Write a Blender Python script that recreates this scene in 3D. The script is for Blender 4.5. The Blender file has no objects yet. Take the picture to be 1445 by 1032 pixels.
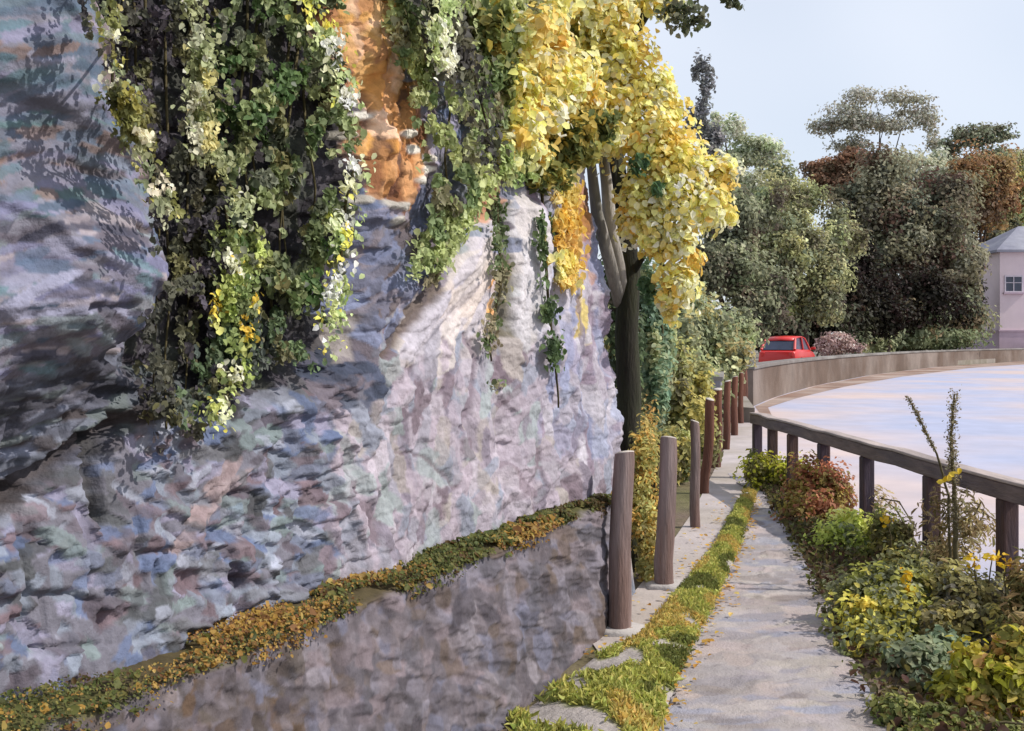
import bpy, math, random
import numpy as np
random.seed(7)
RNG = np.random.default_rng(11)
SC = bpy.context.scene
COL = SC.collection

# ------------------------------------------------------------------ camera, sky, sun, exposure
F, CX, HY, EYE = 1500.0, 722.5, 480.0, 1.63       # focal length and horizon in photo pixels, eye height in metres
cam_d = bpy.data.cameras.new("camera")
cam_d.sensor_fit = 'HORIZONTAL'; cam_d.sensor_width = 36.0
cam_d.lens = 36.0 * F / 1445.0
cam_d.shift_y = -(516.0 - HY) / 1445.0
cam_d.clip_start = 0.05; cam_d.clip_end = 5000
cam = bpy.data.objects.new("camera", cam_d); COL.objects.link(cam)
cam.location = (0, 0, EYE); cam.rotation_euler = (math.radians(90), 0, 0)
SC.camera = cam

SUN_AZ, SUN_EL = math.radians(98), math.radians(44)   # azimuth measured from the view direction towards the right
world = bpy.data.worlds.new("World"); SC.world = world; world.use_nodes = True
wn = world.node_tree.nodes; wl = world.node_tree.links
sky = wn.new('ShaderNodeTexSky'); sky.sky_type = 'NISHITA'; sky.sun_disc = False
sky.sun_elevation = SUN_EL; sky.sun_rotation = SUN_AZ
sky.altitude = 0; sky.air_density = 1.0; sky.dust_density = 1.2; sky.ozone_density = 1.6
bg = wn['Background']; bg.inputs['Strength'].default_value = 0.092
veil = wn.new('ShaderNodeMix'); veil.data_type = 'RGBA'            # thin high cloud over the blue
wtc = wn.new('ShaderNodeTexCoord'); wno = wn.new('ShaderNodeTexNoise'); wno.inputs['Scale'].default_value = 1.6; wno.inputs['Detail'].default_value = 3
wmr = wn.new('ShaderNodeMapRange'); wmr.inputs['From Min'].default_value = 0.35; wmr.inputs['From Max'].default_value = 0.65
wmr.inputs['To Min'].default_value = 0.45; wmr.inputs['To Max'].default_value = 0.8
wl.new(wtc.outputs['Generated'], wno.inputs['Vector']); wl.new(wno.outputs['Fac'], wmr.inputs['Value'])
wl.new(wmr.outputs[0], veil.inputs['Factor']); wl.new(sky.outputs['Color'], veil.inputs[6])
veil.inputs[7].default_value = (6.7, 7.1, 7.9, 1)
wl.new(veil.outputs[2], bg.inputs['Color'])
sun_d = bpy.data.lights.new("sun", 'SUN'); sun_d.energy = 2.6; sun_d.angle = math.radians(0.6); sun_d.color = (1.0, 0.94, 0.86)
sun = bpy.data.objects.new("sun", sun_d); COL.objects.link(sun)
sun.rotation_euler = (math.radians(90) - SUN_EL, 0, -SUN_AZ + math.pi)
SC.view_settings.view_transform = 'Standard'; SC.view_settings.look = 'None'
SC.view_settings.exposure = 0.58; SC.view_settings.gamma = 1.0

# ------------------------------------------------------------------ helpers
def lin(c):
    c = np.asarray(c, float) / 255.0
    return np.where(c <= 0.04045, c / 12.92, ((c + 0.055) / 1.055) ** 2.4)

def W(x, y, d):                                   # photo pixel at depth d -> world point
    return np.array(((x - CX) / F * d, d, EYE + (HY - y) / F * d))

def G(x, y, z=0.0):                               # photo pixel on the ground -> world point
    d = (EYE - z) * F / (y - HY)
    return np.array(((x - CX) / F * d, d, z))

def noise_lattice(seed, n=64):
    return np.random.default_rng(seed).random((n, n))

def vnoise(x, y, seed=0):
    L = noise_lattice(seed); n = L.shape[0]
    xi = np.floor(x).astype(int); yi = np.floor(y).astype(int)
    fx = x - xi; fy = y - yi
    fx = fx * fx * (3 - 2 * fx); fy = fy * fy * (3 - 2 * fy)
    a = L[xi % n, yi % n]; b = L[(xi + 1) % n, yi % n]; c = L[xi % n, (yi + 1) % n]; d = L[(xi + 1) % n, (yi + 1) % n]
    return (a * (1 - fx) + b * fx) * (1 - fy) + (c * (1 - fx) + d * fx) * fy - 0.5

def fbm(x, y, seed=0, o=4):
    r = 0; a = 1.0
    for k in range(o):
        r = r + a * vnoise(x * 2 ** k + 13.1 * k, y * 2 ** k + 7.7 * k, seed + k); a *= 0.5
    return r

def sstep(a, b, x):
    t = np.clip((x - a) / (b - a), 0, 1); return t * t * (3 - 2 * t)

def in_poly(px, py, poly):
    inside = np.zeros(px.shape, bool); n = len(poly)
    for i in range(n):
        x0, y0 = poly[i]; x1, y1 = poly[(i + 1) % n]
        c = ((y0 > py) != (y1 > py))
        inside ^= c & (px < (x1 - x0) * (py - y0) / ((y1 - y0) if y1 != y0 else 1e-9) + x0)
    return inside

def seg_dist(px, py, pts):                        # distance to a polyline
    best = np.full(px.shape, 1e9)
    for (x0, y0), (x1, y1) in zip(pts[:-1], pts[1:]):
        dx, dy = x1 - x0, y1 - y0; L2 = dx * dx + dy * dy + 1e-9
        t = np.clip(((px - x0) * dx + (py - y0) * dy) / L2, 0, 1)
        best = np.minimum(best, np.hypot(px - x0 - t * dx, py - y0 - t * dy))
    return best

def set_props(o, label=None, cat=None, group=None, kind=None):
    if label: o['label'] = label
    if cat: o['category'] = cat
    if group: o['group'] = group
    if kind: o['kind'] = kind
    return o

def empty(name, loc, label=None, cat=None, group=None):
    o = bpy.data.objects.new(name, None); COL.objects.link(o)
    o.location = [float(v) for v in loc]; o.empty_display_size = 0.2
    return set_props(o, label, cat, group)

def mesh_obj(name, V, FA, mats, parent=None, colors=None, smooth=False, mat_idx=None, origin=None):
    """V Nx3 world coordinates, FA a list of index tuples or an Mx4 / Mx3 array"""
    V = np.asarray(V, float)
    if parent is not None: o0 = np.array(parent['_wl']) if '_wl' in parent else np.array(parent.location)
    elif origin is not None: o0 = np.array(origin, float)
    else: o0 = np.zeros(3)
    me = bpy.data.meshes.new(name)
    if isinstance(FA, np.ndarray):
        k = FA.shape[1]; m = FA.shape[0]
        me.vertices.add(len(V)); me.vertices.foreach_set('co', (V - o0).astype(np.float32).ravel())
        me.loops.add(m * k); me.loops.foreach_set('vertex_index', FA.astype(np.int32).ravel())
        me.polygons.add(m); me.polygons.foreach_set('loop_start', np.arange(0, m * k, k, dtype=np.int32))
        me.polygons.foreach_set('loop_total', np.full(m, k, dtype=np.int32))
        me.update(calc_edges=True)
    else:
        me.from_pydata([tuple(v) for v in (V - o0)], [], [tuple(f) for f in FA])
    me.validate()
    if not isinstance(mats, (list, tuple)): mats = [mats]
    for m_ in mats: me.materials.append(m_)
    if smooth: me.polygons.foreach_set('use_smooth', np.ones(len(me.polygons), bool))
    if mat_idx is not None: me.polygons.foreach_set('material_index', np.asarray(mat_idx, np.int32))
    if colors is not None:
        a = me.color_attributes.new('Col', 'FLOAT_COLOR', 'POINT')
        c4 = np.ones((len(V), 4), np.float32); c4[:, :3] = colors
        a.data.foreach_set('color', c4.ravel())
    o = bpy.data.objects.new(name, me); COL.objects.link(o)
    if parent is not None:
        o.parent = parent
    else:
        o.location = [float(v) for v in o0]
    o['_wl'] = [float(v) for v in o0]
    return o

# --- materials
def new_mat(name):
    m = bpy.data.materials.new(name); m.use_nodes = True
    nt = m.node_tree; nt.nodes.clear()
    out = nt.nodes.new('ShaderNodeOutputMaterial')
    return m, nt, out

def nd(nt, t, **kw):
    n = nt.nodes.new(t)
    for k, v in kw.items(): setattr(n, k, v)
    return n

def surf_mat(name, rgb=None, rough=0.85, attr=False, var=0.25, scale=6.0, bump=0.3, bscale=40.0, stretch=(1, 1, 1), rgb2=None, spec=0.3, bdist=0.02, mix_scale=None):
    m, nt, out = new_mat(name)
    b = nd(nt, 'ShaderNodeBsdfPrincipled'); b.inputs['Roughness'].default_value = rough
    b.inputs['Specular IOR Level'].default_value = spec
    tc = nd(nt, 'ShaderNodeTexCoord'); mp = nd(nt, 'ShaderNodeMapping'); mp.inputs['Scale'].default_value = stretch
    nt.links.new(tc.outputs['Object'], mp.inputs['Vector'])
    if attr:
        a = nd(nt, 'ShaderNodeAttribute', attribute_name='Col'); base = a.outputs['Color']
    else:
        r1 = nd(nt, 'ShaderNodeRGB'); r1.outputs[0].default_value = (*lin(rgb), 1); base = r1.outputs[0]
        if rgb2 is not None:
            n0 = nd(nt, 'ShaderNodeTexNoise'); n0.inputs['Scale'].default_value = mix_scale or scale * 0.3; n0.inputs['Detail'].default_value = 4
            nt.links.new(mp.outputs[0], n0.inputs['Vector'])
            rp = nd(nt, 'ShaderNodeValToRGB'); rp.color_ramp.elements[0].position = 0.4; rp.color_ramp.elements[1].position = 0.6
            rp.color_ramp.elements[0].color = (*lin(rgb), 1); rp.color_ramp.elements[1].color = (*lin(rgb2), 1)
            nt.links.new(n0.outputs['Fac'], rp.inputs['Fac']); base = rp.outputs['Color']
    n1 = nd(nt, 'ShaderNodeTexNoise'); n1.inputs['Scale'].default_value = scale; n1.inputs['Detail'].default_value = 6; n1.inputs['Roughness'].default_value = 0.65
    nt.links.new(mp.outputs[0], n1.inputs['Vector'])
    mr = nd(nt, 'ShaderNodeMapRange'); mr.inputs['From Min'].default_value = 0.3; mr.inputs['From Max'].default_value = 0.7
    mr.inputs['To Min'].default_value = 1 - var; mr.inputs['To Max'].default_value = 1 + var
    nt.links.new(n1.outputs['Fac'], mr.inputs['Value'])
    mx = nd(nt, 'ShaderNodeVectorMath', operation='SCALE')
    nt.links.new(base, mx.inputs[0]); nt.links.new(mr.outputs[0], mx.inputs['Scale'])
    nt.links.new(mx.outputs[0], b.inputs['Base Color'])
    n2 = nd(nt, 'ShaderNodeTexNoise'); n2.inputs['Scale'].default_value = bscale; n2.inputs['Detail'].default_value = 8; n2.inputs['Roughness'].default_value = 0.6
    nt.links.new(mp.outputs[0], n2.inputs['Vector'])
    bp = nd(nt, 'ShaderNodeBump'); bp.inputs['Strength'].default_value = bump; bp.inputs['Distance'].default_value = bdist
    nt.links.new(n2.outputs['Fac'], bp.inputs['Height']); nt.links.new(bp.outputs[0], b.inputs['Normal'])
    nt.links.new(b.outputs[0], out.inputs['Surface'])
    return m

def leaf_mat(name, trans=0.3, rough=0.6):
    m, nt, out = new_mat(name)
    a = nd(nt, 'ShaderNodeAttribute', attribute_name='Col')
    b = nd(nt, 'ShaderNodeBsdfPrincipled'); b.inputs['Roughness'].default_value = rough; b.inputs['Specular IOR Level'].default_value = 0.25
    tc = nd(nt, 'ShaderNodeTexCoord'); n1 = nd(nt, 'ShaderNodeTexNoise'); n1.inputs['Scale'].default_value = 60; n1.inputs['Detail'].default_value = 3
    nt.links.new(tc.outputs['Object'], n1.inputs['Vector'])
    mr = nd(nt, 'ShaderNodeMapRange'); mr.inputs['To Min'].default_value = 0.75; mr.inputs['To Max'].default_value = 1.25
    nt.links.new(n1.outputs['Fac'], mr.inputs['Value'])
    mx = nd(nt, 'ShaderNodeVectorMath', operation='SCALE'); nt.links.new(a.outputs['Color'], mx.inputs[0]); nt.links.new(mr.outputs[0], mx.inputs['Scale'])
    nt.links.new(mx.outputs[0], b.inputs['Base Color'])
    t = nd(nt, 'ShaderNodeBsdfTranslucent'); nt.links.new(mx.outputs[0], t.inputs['Color'])
    ms = nd(nt, 'ShaderNodeMixShader'); ms.inputs['Fac'].default_value = trans
    nt.links.new(b.outputs[0], ms.inputs[1]); nt.links.new(t.outputs[0], ms.inputs[2]); nt.links.new(ms.outputs[0], out.inputs['Surface'])
    return m

M_LEAF = leaf_mat('leaf', 0.42)
M_IVY = leaf_mat('ivy_leaf', 0.3, 0.6)
M_BARK = surf_mat('bark', (78, 66, 60), 0.9, var=0.4, scale=10, bump=0.8, bscale=25, stretch=(3, 3, 0.6))
M_STEM = surf_mat('stem', (92, 84, 58), 0.9, var=0.3, scale=20, bump=0.3)
M_ROCK = surf_mat('rock', attr=True, rough=0.9, var=0.24, scale=22, bump=0.5, bscale=48, bdist=0.018)
M_WALL = surf_mat('wall_stone', attr=True, rough=0.9, var=0.25, scale=16, bump=0.4, bscale=30, bdist=0.02)

# --- leaf clouds
def leaf_mesh(name, P, size, cols, mat, parent, bias=(0, 0, 1), bias_w=0.6, droop=0.4, aspect=0.62, seed=1, kind=None, label=None):
    r = np.random.default_rng(seed); n = len(P)
    P = np.asarray(P, float); size = np.broadcast_to(np.asarray(size, float), (n,))
    nrm = r.normal(size=(n, 3)); nrm /= np.linalg.norm(nrm, axis=1)[:, None]
    nrm = nrm + np.asarray(bias) * bias_w * 1.6
    nrm /= np.linalg.norm(nrm, axis=1)[:, None] + 1e-9
    ax = r.normal(size=(n, 3)); ax[:, 2] -= droop * 1.6
    ax -= nrm * np.sum(ax * nrm, axis=1)[:, None]; ax /= np.linalg.norm(ax, axis=1)[:, None] + 1e-9
    sd = np.cross(nrm, ax)
    L = size[:, None]; Wd = (size * aspect * r.uniform(0.75, 1.2, n))[:, None]
    up = nrm * (size * r.uniform(0.05, 0.22, n))[:, None]
    base = P - ax * L * 0.5
    v = np.stack([base, base + ax * L * 0.28 - sd * Wd * 0.5 + up, base + ax * L * 0.68 - sd * Wd * 0.42 + up * 0.8, base + ax * L - up * 0.3,
                  base + ax * L * 0.68 + sd * Wd * 0.42 + up * 0.8, base + ax * L * 0.28 + sd * Wd * 0.5 + up], axis=1).reshape(-1, 3)
    i = np.arange(n)[:, None] * 6
    f = np.concatenate([i + np.array([[0, 1, 2, 3]]), i + np.array([[0, 3, 4, 5]])], axis=0)
    c = np.repeat(cols, 6, axis=0)
    o = mesh_obj(name, v, f, mat, parent, colors=c)
    return set_props(o, label=label, kind=kind)

def pal(colors, n, r, jit=0.14, w=None, k=1.0):
    A = np.array([lin(c) for c in colors]) * k
    idx = r.choice(len(A), n, p=None if w is None else np.array(w) / np.sum(w))
    c = A[idx] * (1 + r.normal(size=(n, 1)) * jit) * (1 + r.normal(size=(n, 3)) * jit * 0.35)
    return np.clip(c, 0.004, 0.95)

def clump_points(lobes, n, r, clumps=14, spread=0.26, shell=0.55):
    """lobes: (centre xyz, radii xyz). leaf clumps through each lobe, thicker towards the outside. returns points, clump ids"""
    vol = np.array([(l[1][0] * l[1][1] * l[1][2]) ** (2 / 3) for l in lobes]); cnt = np.maximum((n * vol / vol.sum()).astype(int), 12)
    Ps = []; ids = []; outs = []; k0 = 0
    for (c, rad), m in zip(lobes, cnt):
        c = np.asarray(c, float); rad = np.asarray(rad, float)
        d = r.normal(size=(clumps, 3)); d /= np.linalg.norm(d, axis=1)[:, None]
        rr = shell + (1 - shell) * r.random(clumps) ** 0.7
        cc = d * (rr * r.uniform(0.75, 1.08, clumps))[:, None]
        cs = spread * r.uniform(0.6, 1.4, clumps)
        idx = r.integers(0, clumps, m)
        q = cc[idx] + np.clip(r.normal(size=(m, 3)), -1.7, 1.7) * cs[idx][:, None]
        u1 = q / (np.linalg.norm(q, axis=1)[:, None] + 1e-6); dq = q - cc[idx]; u2 = dq / (np.linalg.norm(dq, axis=1)[:, None] + 1e-6)
        outs.append(u1 * .35 + u2 * .8 + np.array((.1, -.1, .45)))
        Ps.append(c + q * rad); ids.append(idx + k0); k0 += clumps
    global LAST_OUT
    LAST_OUT = np.concatenate(outs)
    return np.concatenate(Ps), np.concatenate(ids), k0

def clump_cols(ids, nk, colors, r, w=None, jit=0.14, mixr=0.3, k=1.0):
    """one main colour per clump with some strays"""
    main = pal(colors, nk, r, 0.08, w, k)[ids]
    stray = pal(colors, len(ids), r, 0.1, w, k)
    s = (r.random(len(ids)) < mixr)[:, None]
    c = np.where(s, stray, main) * (1 + r.normal(size=(len(ids), 1)) * jit)
    return np.clip(c, 0.004, 0.95)

def tube(pts, radii, sides=8, cap=True):
    pts = np.asarray(pts, float); V = []; Fc = []
    for i, p in enumerate(pts):
        t = pts[min(i + 1, len(pts) - 1)] - pts[max(i - 1, 0)]; t = t / (np.linalg.norm(t) + 1e-9)
        a = np.cross(t, (0.0, 1, 0.13)); a /= np.linalg.norm(a) + 1e-9; b = np.cross(t, a)
        for k in range(sides):
            an = 2 * math.pi * k / sides
            V.append(p + (a * math.cos(an) + b * math.sin(an)) * radii[i])
    for i in range(len(pts) - 1):
        for k in range(sides):
            k2 = (k + 1) % sides
            Fc.append((i * sides + k, i * sides + k2, (i + 1) * sides + k2, (i + 1) * sides + k))
    if cap:
        Fc.append(tuple(range(sides))[::-1]); Fc.append(tuple((len(pts) - 1) * sides + k for k in range(sides)))
    return V, Fc

def join(parts):
    V = []; Fc = []
    for v, f in parts:
        o = len(V); V += list(v); Fc += [tuple(i + o for i in q) for q in f]
    return np.array(V), Fc

def branch_path(a, b, r, n=6, sag=0.12):
    a = np.asarray(a, float); b = np.asarray(b, float); L = np.linalg.norm(b - a)
    t = np.linspace(0, 1, n)[:, None]
    p = a + (b - a) * t + r.normal(size=(n, 3)) * L * 0.03 * np.sin(t * math.pi)
    p[:, 2] += L * sag * np.sin(t[:, 0] * math.pi)
    return p

def box(c, s, rot=0.0):
    c = np.asarray(c, float); hx, hy, hz = np.asarray(s, float) / 2
    v = np.array([[x, y, z] for z in (-hz, hz) for x, y in ((-hx, -hy), (hx, -hy), (hx, hy), (-hx, hy))])
    cr, sr = math.cos(rot), math.sin(rot)
    v = np.stack([v[:, 0] * cr - v[:, 1] * sr, v[:, 0] * sr + v[:, 1] * cr, v[:, 2]], 1) + c
    f = [(0, 3, 2, 1), (4, 5, 6, 7), (0, 1, 5, 4), (1, 2, 6, 5), (2, 3, 7, 6), (3, 0, 4, 7)]
    return v, f

def bevel(o, w, seg=2):
    m = o.modifiers.new('bevel', 'BEVEL'); m.width = w; m.segments = seg; m.limit_method = 'ANGLE'

# --- colour dabs on a grid (stone colour, with shade painted into the darker cliff palettes) plus matching relief
def dab_grid(colA, hgt, U, V, n, sampler, r, lo=0.5, hi=0.95, hamp=0.02, pw=2.6, soft=0.55, warp=1.0):
    """U,V per-cell photo-like coordinates on a regular index grid; sampler(u,v)->(rgb lin, half length, half width, angle) """
    nu, nv = U.shape
    for k in range(n):
        i = r.integers(0, nu); j = r.integers(0, nv)
        u0 = U[i, j]; v0 = V[i, j]
        smp = sampler(u0, v0, r)
        if smp is None: continue
        c, a, b, ang = smp
        R = max(a, b) * 1.15
        du = abs(U[min(i + 1, nu - 1), j] - U[max(i - 1, 0), j]) / 2 + abs(U[i, min(j + 1, nv - 1)] - U[i, max(j - 1, 0)]) / 2 + 1e-6
        dvv = abs(V[i, min(j + 1, nv - 1)] - V[i, max(j - 1, 0)]) / 2 + 1e-6
        dui = abs(U[min(i + 1, nu - 1), j] - U[max(i - 1, 0), j]) / 2 + 1e-6
        ri = int(R / dui) + 2; rj = int(R / dvv) + 2
        i0, i1 = max(0, i - ri), min(nu, i + ri + 1); j0, j1 = max(0, j - rj), min(nv, j + rj + 1)
        uu = U[i0:i1, j0:j1] - u0; vv = V[i0:i1, j0:j1] - v0
        ca, sa = math.cos(ang), math.sin(ang)
        x = (uu * ca + vv * sa) / a; y = (-uu * sa + vv * ca) / b
        x = x + warp * 0.25 * np.sin(y * 3 + k); y = y + warp * 0.22 * np.sin(x * 4 + k * 1.7)
        q = np.abs(x) ** pw + np.abs(y) ** pw
        al = (1 - sstep(soft, 1.05, q)) * r.uniform(lo, hi)
        colA[i0:i1, j0:j1] = colA[i0:i1, j0:j1] * (1 - al[..., None]) + np.asarray(c) * al[..., None]
        hgt[i0:i1, j0:j1] += al * r.normal() * hamp
    return colA, hgt

def grid_faces(nu, nv):
    i, j = np.meshgrid(np.arange(nu - 1), np.arange(nv - 1), indexing='ij')
    a = (i * nv + j).ravel()
    return np.stack([a, a + nv, a + nv + 1, a + 1], 1)

# ------------------------------------------------------------------ cliff frame of reference
O2 = np.array((-0.06, 4.4)); U2 = np.array((0.3633, 0.9317)); N2 = np.array((0.9317, -0.3633))
LEAN = 0.13; SET = -0.18; ZB = 0.62
def cliff_pt(s, z, off):
    xy = O2 + np.multiply.outer(s, U2) + np.multiply.outer(SET - LEAN * (z - 0.8) + off, N2) if np.isscalar(off) else \
         O2 + s[..., None] * U2 + (SET - LEAN * (z - 0.8) + off)[..., None] * N2
    return np.concatenate([xy, np.asarray(z)[..., None]], -1)
def cliff_px(s, z, off=0.0):                      # where a cliff point falls in the photo
    xy = O2 + s[..., None] * U2 + (SET - LEAN * (z - 0.8) + off)[..., None] * N2
    d = np.maximum(xy[..., 1], 0.25)
    return CX + F * xy[..., 0] / d, HY + F * (EYE - z) / d
def px_cliff(x, y, off=0.0):                      # inverse: photo pixel -> s, z on the cliff
    dx = (x - CX) / F; dz = (HY - y) / F
    # (t*dx,t)·N - O·N = SET - LEAN*(EYE + dz t - .8) + off
    t = (O2 @ N2 + SET - LEAN * (EYE - 0.8) + off) / (dx * N2[0] + N2[1] + LEAN * dz)
    p = np.stack([t * dx, t], -1)
    return (p - O2) @ U2, EYE + dz * t
S_END, _ = px_cliff(np.array(866.0), np.array(600.0)); S_END = float(S_END)

# ground outline of the features, in photo pixels on the ground
def gp(lst, z=0.0): return [G(x, y, z) for x, y in lst]
PATH_L = gp([(925, 1032), (958, 945), (1000, 860), (1030, 800), (1049, 745), (1064, 700)])
PATH_R = gp([(1290, 1060), (1232, 990), (1200, 930), (1172, 870), (1140, 800), (1108, 735), (1088, 700)])
PAVE_L = gp([(836, 910), (925, 800), (980, 720), (1015, 650), (1036, 600), (1043, 572)])
PAVE_R = gp([(850, 930), (905, 905), (955, 842), (1010, 775), (1048, 700), (1062, 655), (1062, 585)])
RAIL = lambda d: np.array((3.287 - 0.0323 * d, d, 0.0))     # ground line of the railing
WALLC = [(4.9, 20.5), (5.9, 26.0), (7.6, 30.5), (10.9, 38.0), (16.5, 49.0), (25.5, 64.0), (38.0, 80.0), (62.0, 104.0)]

# ------------------------------------------------------------------ ground sheets
M_GROUND = surf_mat('soil', (112, 96, 84), 0.95, rgb2=(104, 100, 66), var=0.35, scale=3, bump=0.6, bscale=18, bdist=0.05, mix_scale=0.5)
M_ROADM = surf_mat('pale_road', (198, 180, 176), 0.9, rgb2=(168, 173, 196), var=0.09, scale=1.2, bump=0.12, bscale=60, mix_scale=0.16)  # second, blue tone paints bluish shade into the sunlit road
M_UP = surf_mat('upper_lane', (150, 142, 134), 0.95, rgb2=(110, 104, 84), var=0.2, scale=1)
M_PAVE = surf_mat('pavement', (180, 170, 168), 0.95, rgb2=(168, 158, 150), var=0.15, scale=3, bump=0.3, bscale=30)

R_ = 900
o = mesh_obj('ground', [(-R_, -60, 0), (R_, -60, 0), (R_, 2 * R_, 0), (-R_, 2 * R_, 0)], [(0, 1, 2, 3)], M_GROUND); set_props(o, kind='structure')

pts = [RAIL(-4), RAIL(4), RAIL(9), RAIL(12.6)]
poly = [(p[0] - 0.12, p[1]) for p in pts] + [(2.75, 13.3), (3.0, 15.0), (3.8, 18.0), (4.9, 21.5)] + [(x - 0.05, y) for x, y in WALLC[1:]] + [(150, 104), (150, -4)]
o = mesh_obj('road', [(x, y, 0.004) for x, y in poly], [tuple(range(len(poly)))[::-1]], M_ROADM); set_props(o, kind='structure')

poly = [p for p in PAVE_L] + PAVE_R[::-1]
o = mesh_obj('pavement', [(p[0], p[1], 0.008) for p in poly], [tuple(range(len(poly)))[::-1]], M_PAVE); set_props(o, kind='structure')

def lerp_line(P, ds):
    P = np.array(P); return np.interp(ds, P[:, 1], P[:, 0])
# path: a fine strip whose surface is patched with darker, bluish and pale dabs
ds = np.concatenate([np.linspace(2.6, 4.4, 30), np.geomspace(4.45, 12.9, 260)])
xl = lerp_line([(0.15, 2.6, 0)] + PATH_L + [(2.62, 13.0, 0)], ds); xr = lerp_line([(1.15, 2.6, 0)] + PATH_R + [(3.0, 13.0, 0)], ds)
tt = np.linspace(0, 1, 90)
X = xl[:, None] + (xr - xl)[:, None] * tt[None, :] + 0.0
Y = np.repeat(ds[:, None], 90, 1)
edge = np.minimum(tt, 1 - tt)[None, :]
X = X + (edge < 0.02) * (0.045 * fbm(Y * 4, X * 0 + 3, 5) * 2)
PXp = CX + F * X / Y; PYp = HY + F * EYE / Y
col = np.ones(X.shape + (3,)) * lin((166, 158, 154)); hg = np.zeros(X.shape)
def path_s(u, v, r):
    cs = [(204, 194, 190), (192, 184, 184), (178, 174, 182), (186, 176, 172), (210, 200, 190), (170, 164, 170), (196, 186, 190), (206, 190, 184), (172, 174, 192), (200, 184, 182)]
    c = .70 * lin(cs[r.integers(len(cs))]) * r.uniform(0.85, 1.12)
    if r.random() < 0.05: c = lin((120, 110, 106))
    k = 0.35 + 0.65 * (v - 690) / 340
    return c, r.uniform(20, 75) * k, r.uniform(4, 12) * k, r.normal() * 0.05
dab_grid(col, hg, PXp, PYp, 1500, path_s, RNG, 0.35, 0.85, 0.004)
V = np.stack([X, Y, 0.012 + np.clip(hg, -0.003, 0.012)], -1).reshape(-1, 3)
M_PATH = surf_mat('path_surface', attr=True, rough=0.95, var=0.08, scale=14, bump=0.5, bscale=70)
o = mesh_obj('path', V, grid_faces(len(ds), 90), M_PATH, colors=col.reshape(-1, 3), smooth=True); set_props(o, kind='structure')

# upper lane behind the parapet, level with its foot plus 0.3 m
up = [(x - 0.15, y + 0.3) for x, y in WALLC] + [(62, 160), (-40, 160), (-40, 26), (2.5, 24)]
n = len(up)
V = [(x, y, 0.3) for x, y in up] + [(x, y, -0.02) for x, y in up]
Fc = [tuple(range(n))] + [(i, i + n, (i + 1) % n + n, (i + 1) % n) for i in range(n)]
o = mesh_obj('upper_lane', V, Fc, M_UP); set_props(o, kind='structure')
# brown leaf litter along the foot of the parapet
gl = []; wd = [0.15, 0.3, 0.5, 0.8, 1.2, 1.6, 2.0, 2]
for (x, y), w in zip(WALLC, wd): gl.append((x + 0.03, y - 0.05, w))
V = []; 
for x, y, w in gl: V += [(x, y, 0.009), (x + w * 0.75, y - w * 1.3, 0.009)]
Fc = [(2 * i, 2 * i + 1, 2 * i + 3, 2 * i + 2) for i in range(len(gl) - 1)]
M_GUT = surf_mat('leaf_litter', (138, 112, 98), 0.95, rgb2=(166, 148, 138), var=0.3, scale=1.5, bump=0.4, bscale=20)
o = mesh_obj('roadside_litter', V, Fc, M_GUT); set_props(o, kind='structure')

# ------------------------------------------------------------------ cliff
print('cliff', S_END)
sc_ = [-3.1]
while sc_[-1] < S_END:
    d = O2[1] + sc_[-1] * U2[1]; sc_.append(sc_[-1] + 0.00165 * max(d, 1.2) / 0.55)
S1 = np.array(sc_); S1[-1] = S_END
wrap = np.linspace(0, 1, 60)[1:]
SS = np.concatenate([S1, S_END + 0.16 * np.sin(np.minimum(wrap * 4, 1) * math.pi / 2)])
WO = np.concatenate([np.zeros(len(S1)), -2.6 * np.maximum(wrap - 0.04, 0) ** 1.3])
ZZ = np.concatenate([np.linspace(-0.1, 0.5, 14), np.linspace(0.51, 3.5, 470), np.linspace(3.52, 5.2, 80)])
S, Z = np.meshgrid(SS, ZZ, indexing='ij'); WOFF = np.repeat(WO[:, None], len(ZZ), 1)
PX, PY = cliff_px(S, Z)

P_BULGE = [(-900, -900), (70, -900), (85, -40), (100, 55), (165, 160), (190, 290), (197, 420), (150, 478), (0, 535), (-900, 650)]
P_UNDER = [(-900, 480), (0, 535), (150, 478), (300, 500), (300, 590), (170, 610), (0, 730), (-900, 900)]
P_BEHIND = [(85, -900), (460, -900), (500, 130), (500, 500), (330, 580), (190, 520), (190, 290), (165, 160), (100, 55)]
P_ORANGE = [(455, -200), (545, -200), (552, 60), (580, 130), (603, 235), (562, 278), (500, 270), (488, 170)]
P_TIP = [(680, 240), (712, 222), (708, 290), (664, 316)]
P_SLAB1 = [(668, 300), (690, 310), (700, 470), (620, 500), (540, 500), (612, 412)]
P_SLAB2 = [(712, 285), (746, 288), (760, 400), (760, 480), (708, 470)]
P_STR1 = [(690, 366), (706, 370), (704, 448), (684, 460)]
P_STR2 = [(784, 180), (812, 180), (816, 472), (790, 462)]
P_STR3 = [(812, 250), (846, 255), (838, 340), (822, 400), (812, 400)]
P_RIGHT = [(745, -900), (1200, -900), (1000, 660), (745, 620)]
P_LEDGE = [(505, 285), (600, 262), (640, 255), (615, 400), (545, 480), (490, 470), (495, 330)]
P_PINK = [(225, 790), (256, 790), (348, 655), (314, 648)]
P_LOWC = [(470, 470), (1200, 420), (1200, 800), (560, 850), (470, 850)]
P_BLUED = [(440, 490), (535, 500), (535, 585), (450, 590)]
P_ORANGE2 = [(532, 85), (575, 120), (606, 240), (562, 280), (500, 272), (500, 205), (528, 190)]
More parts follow.
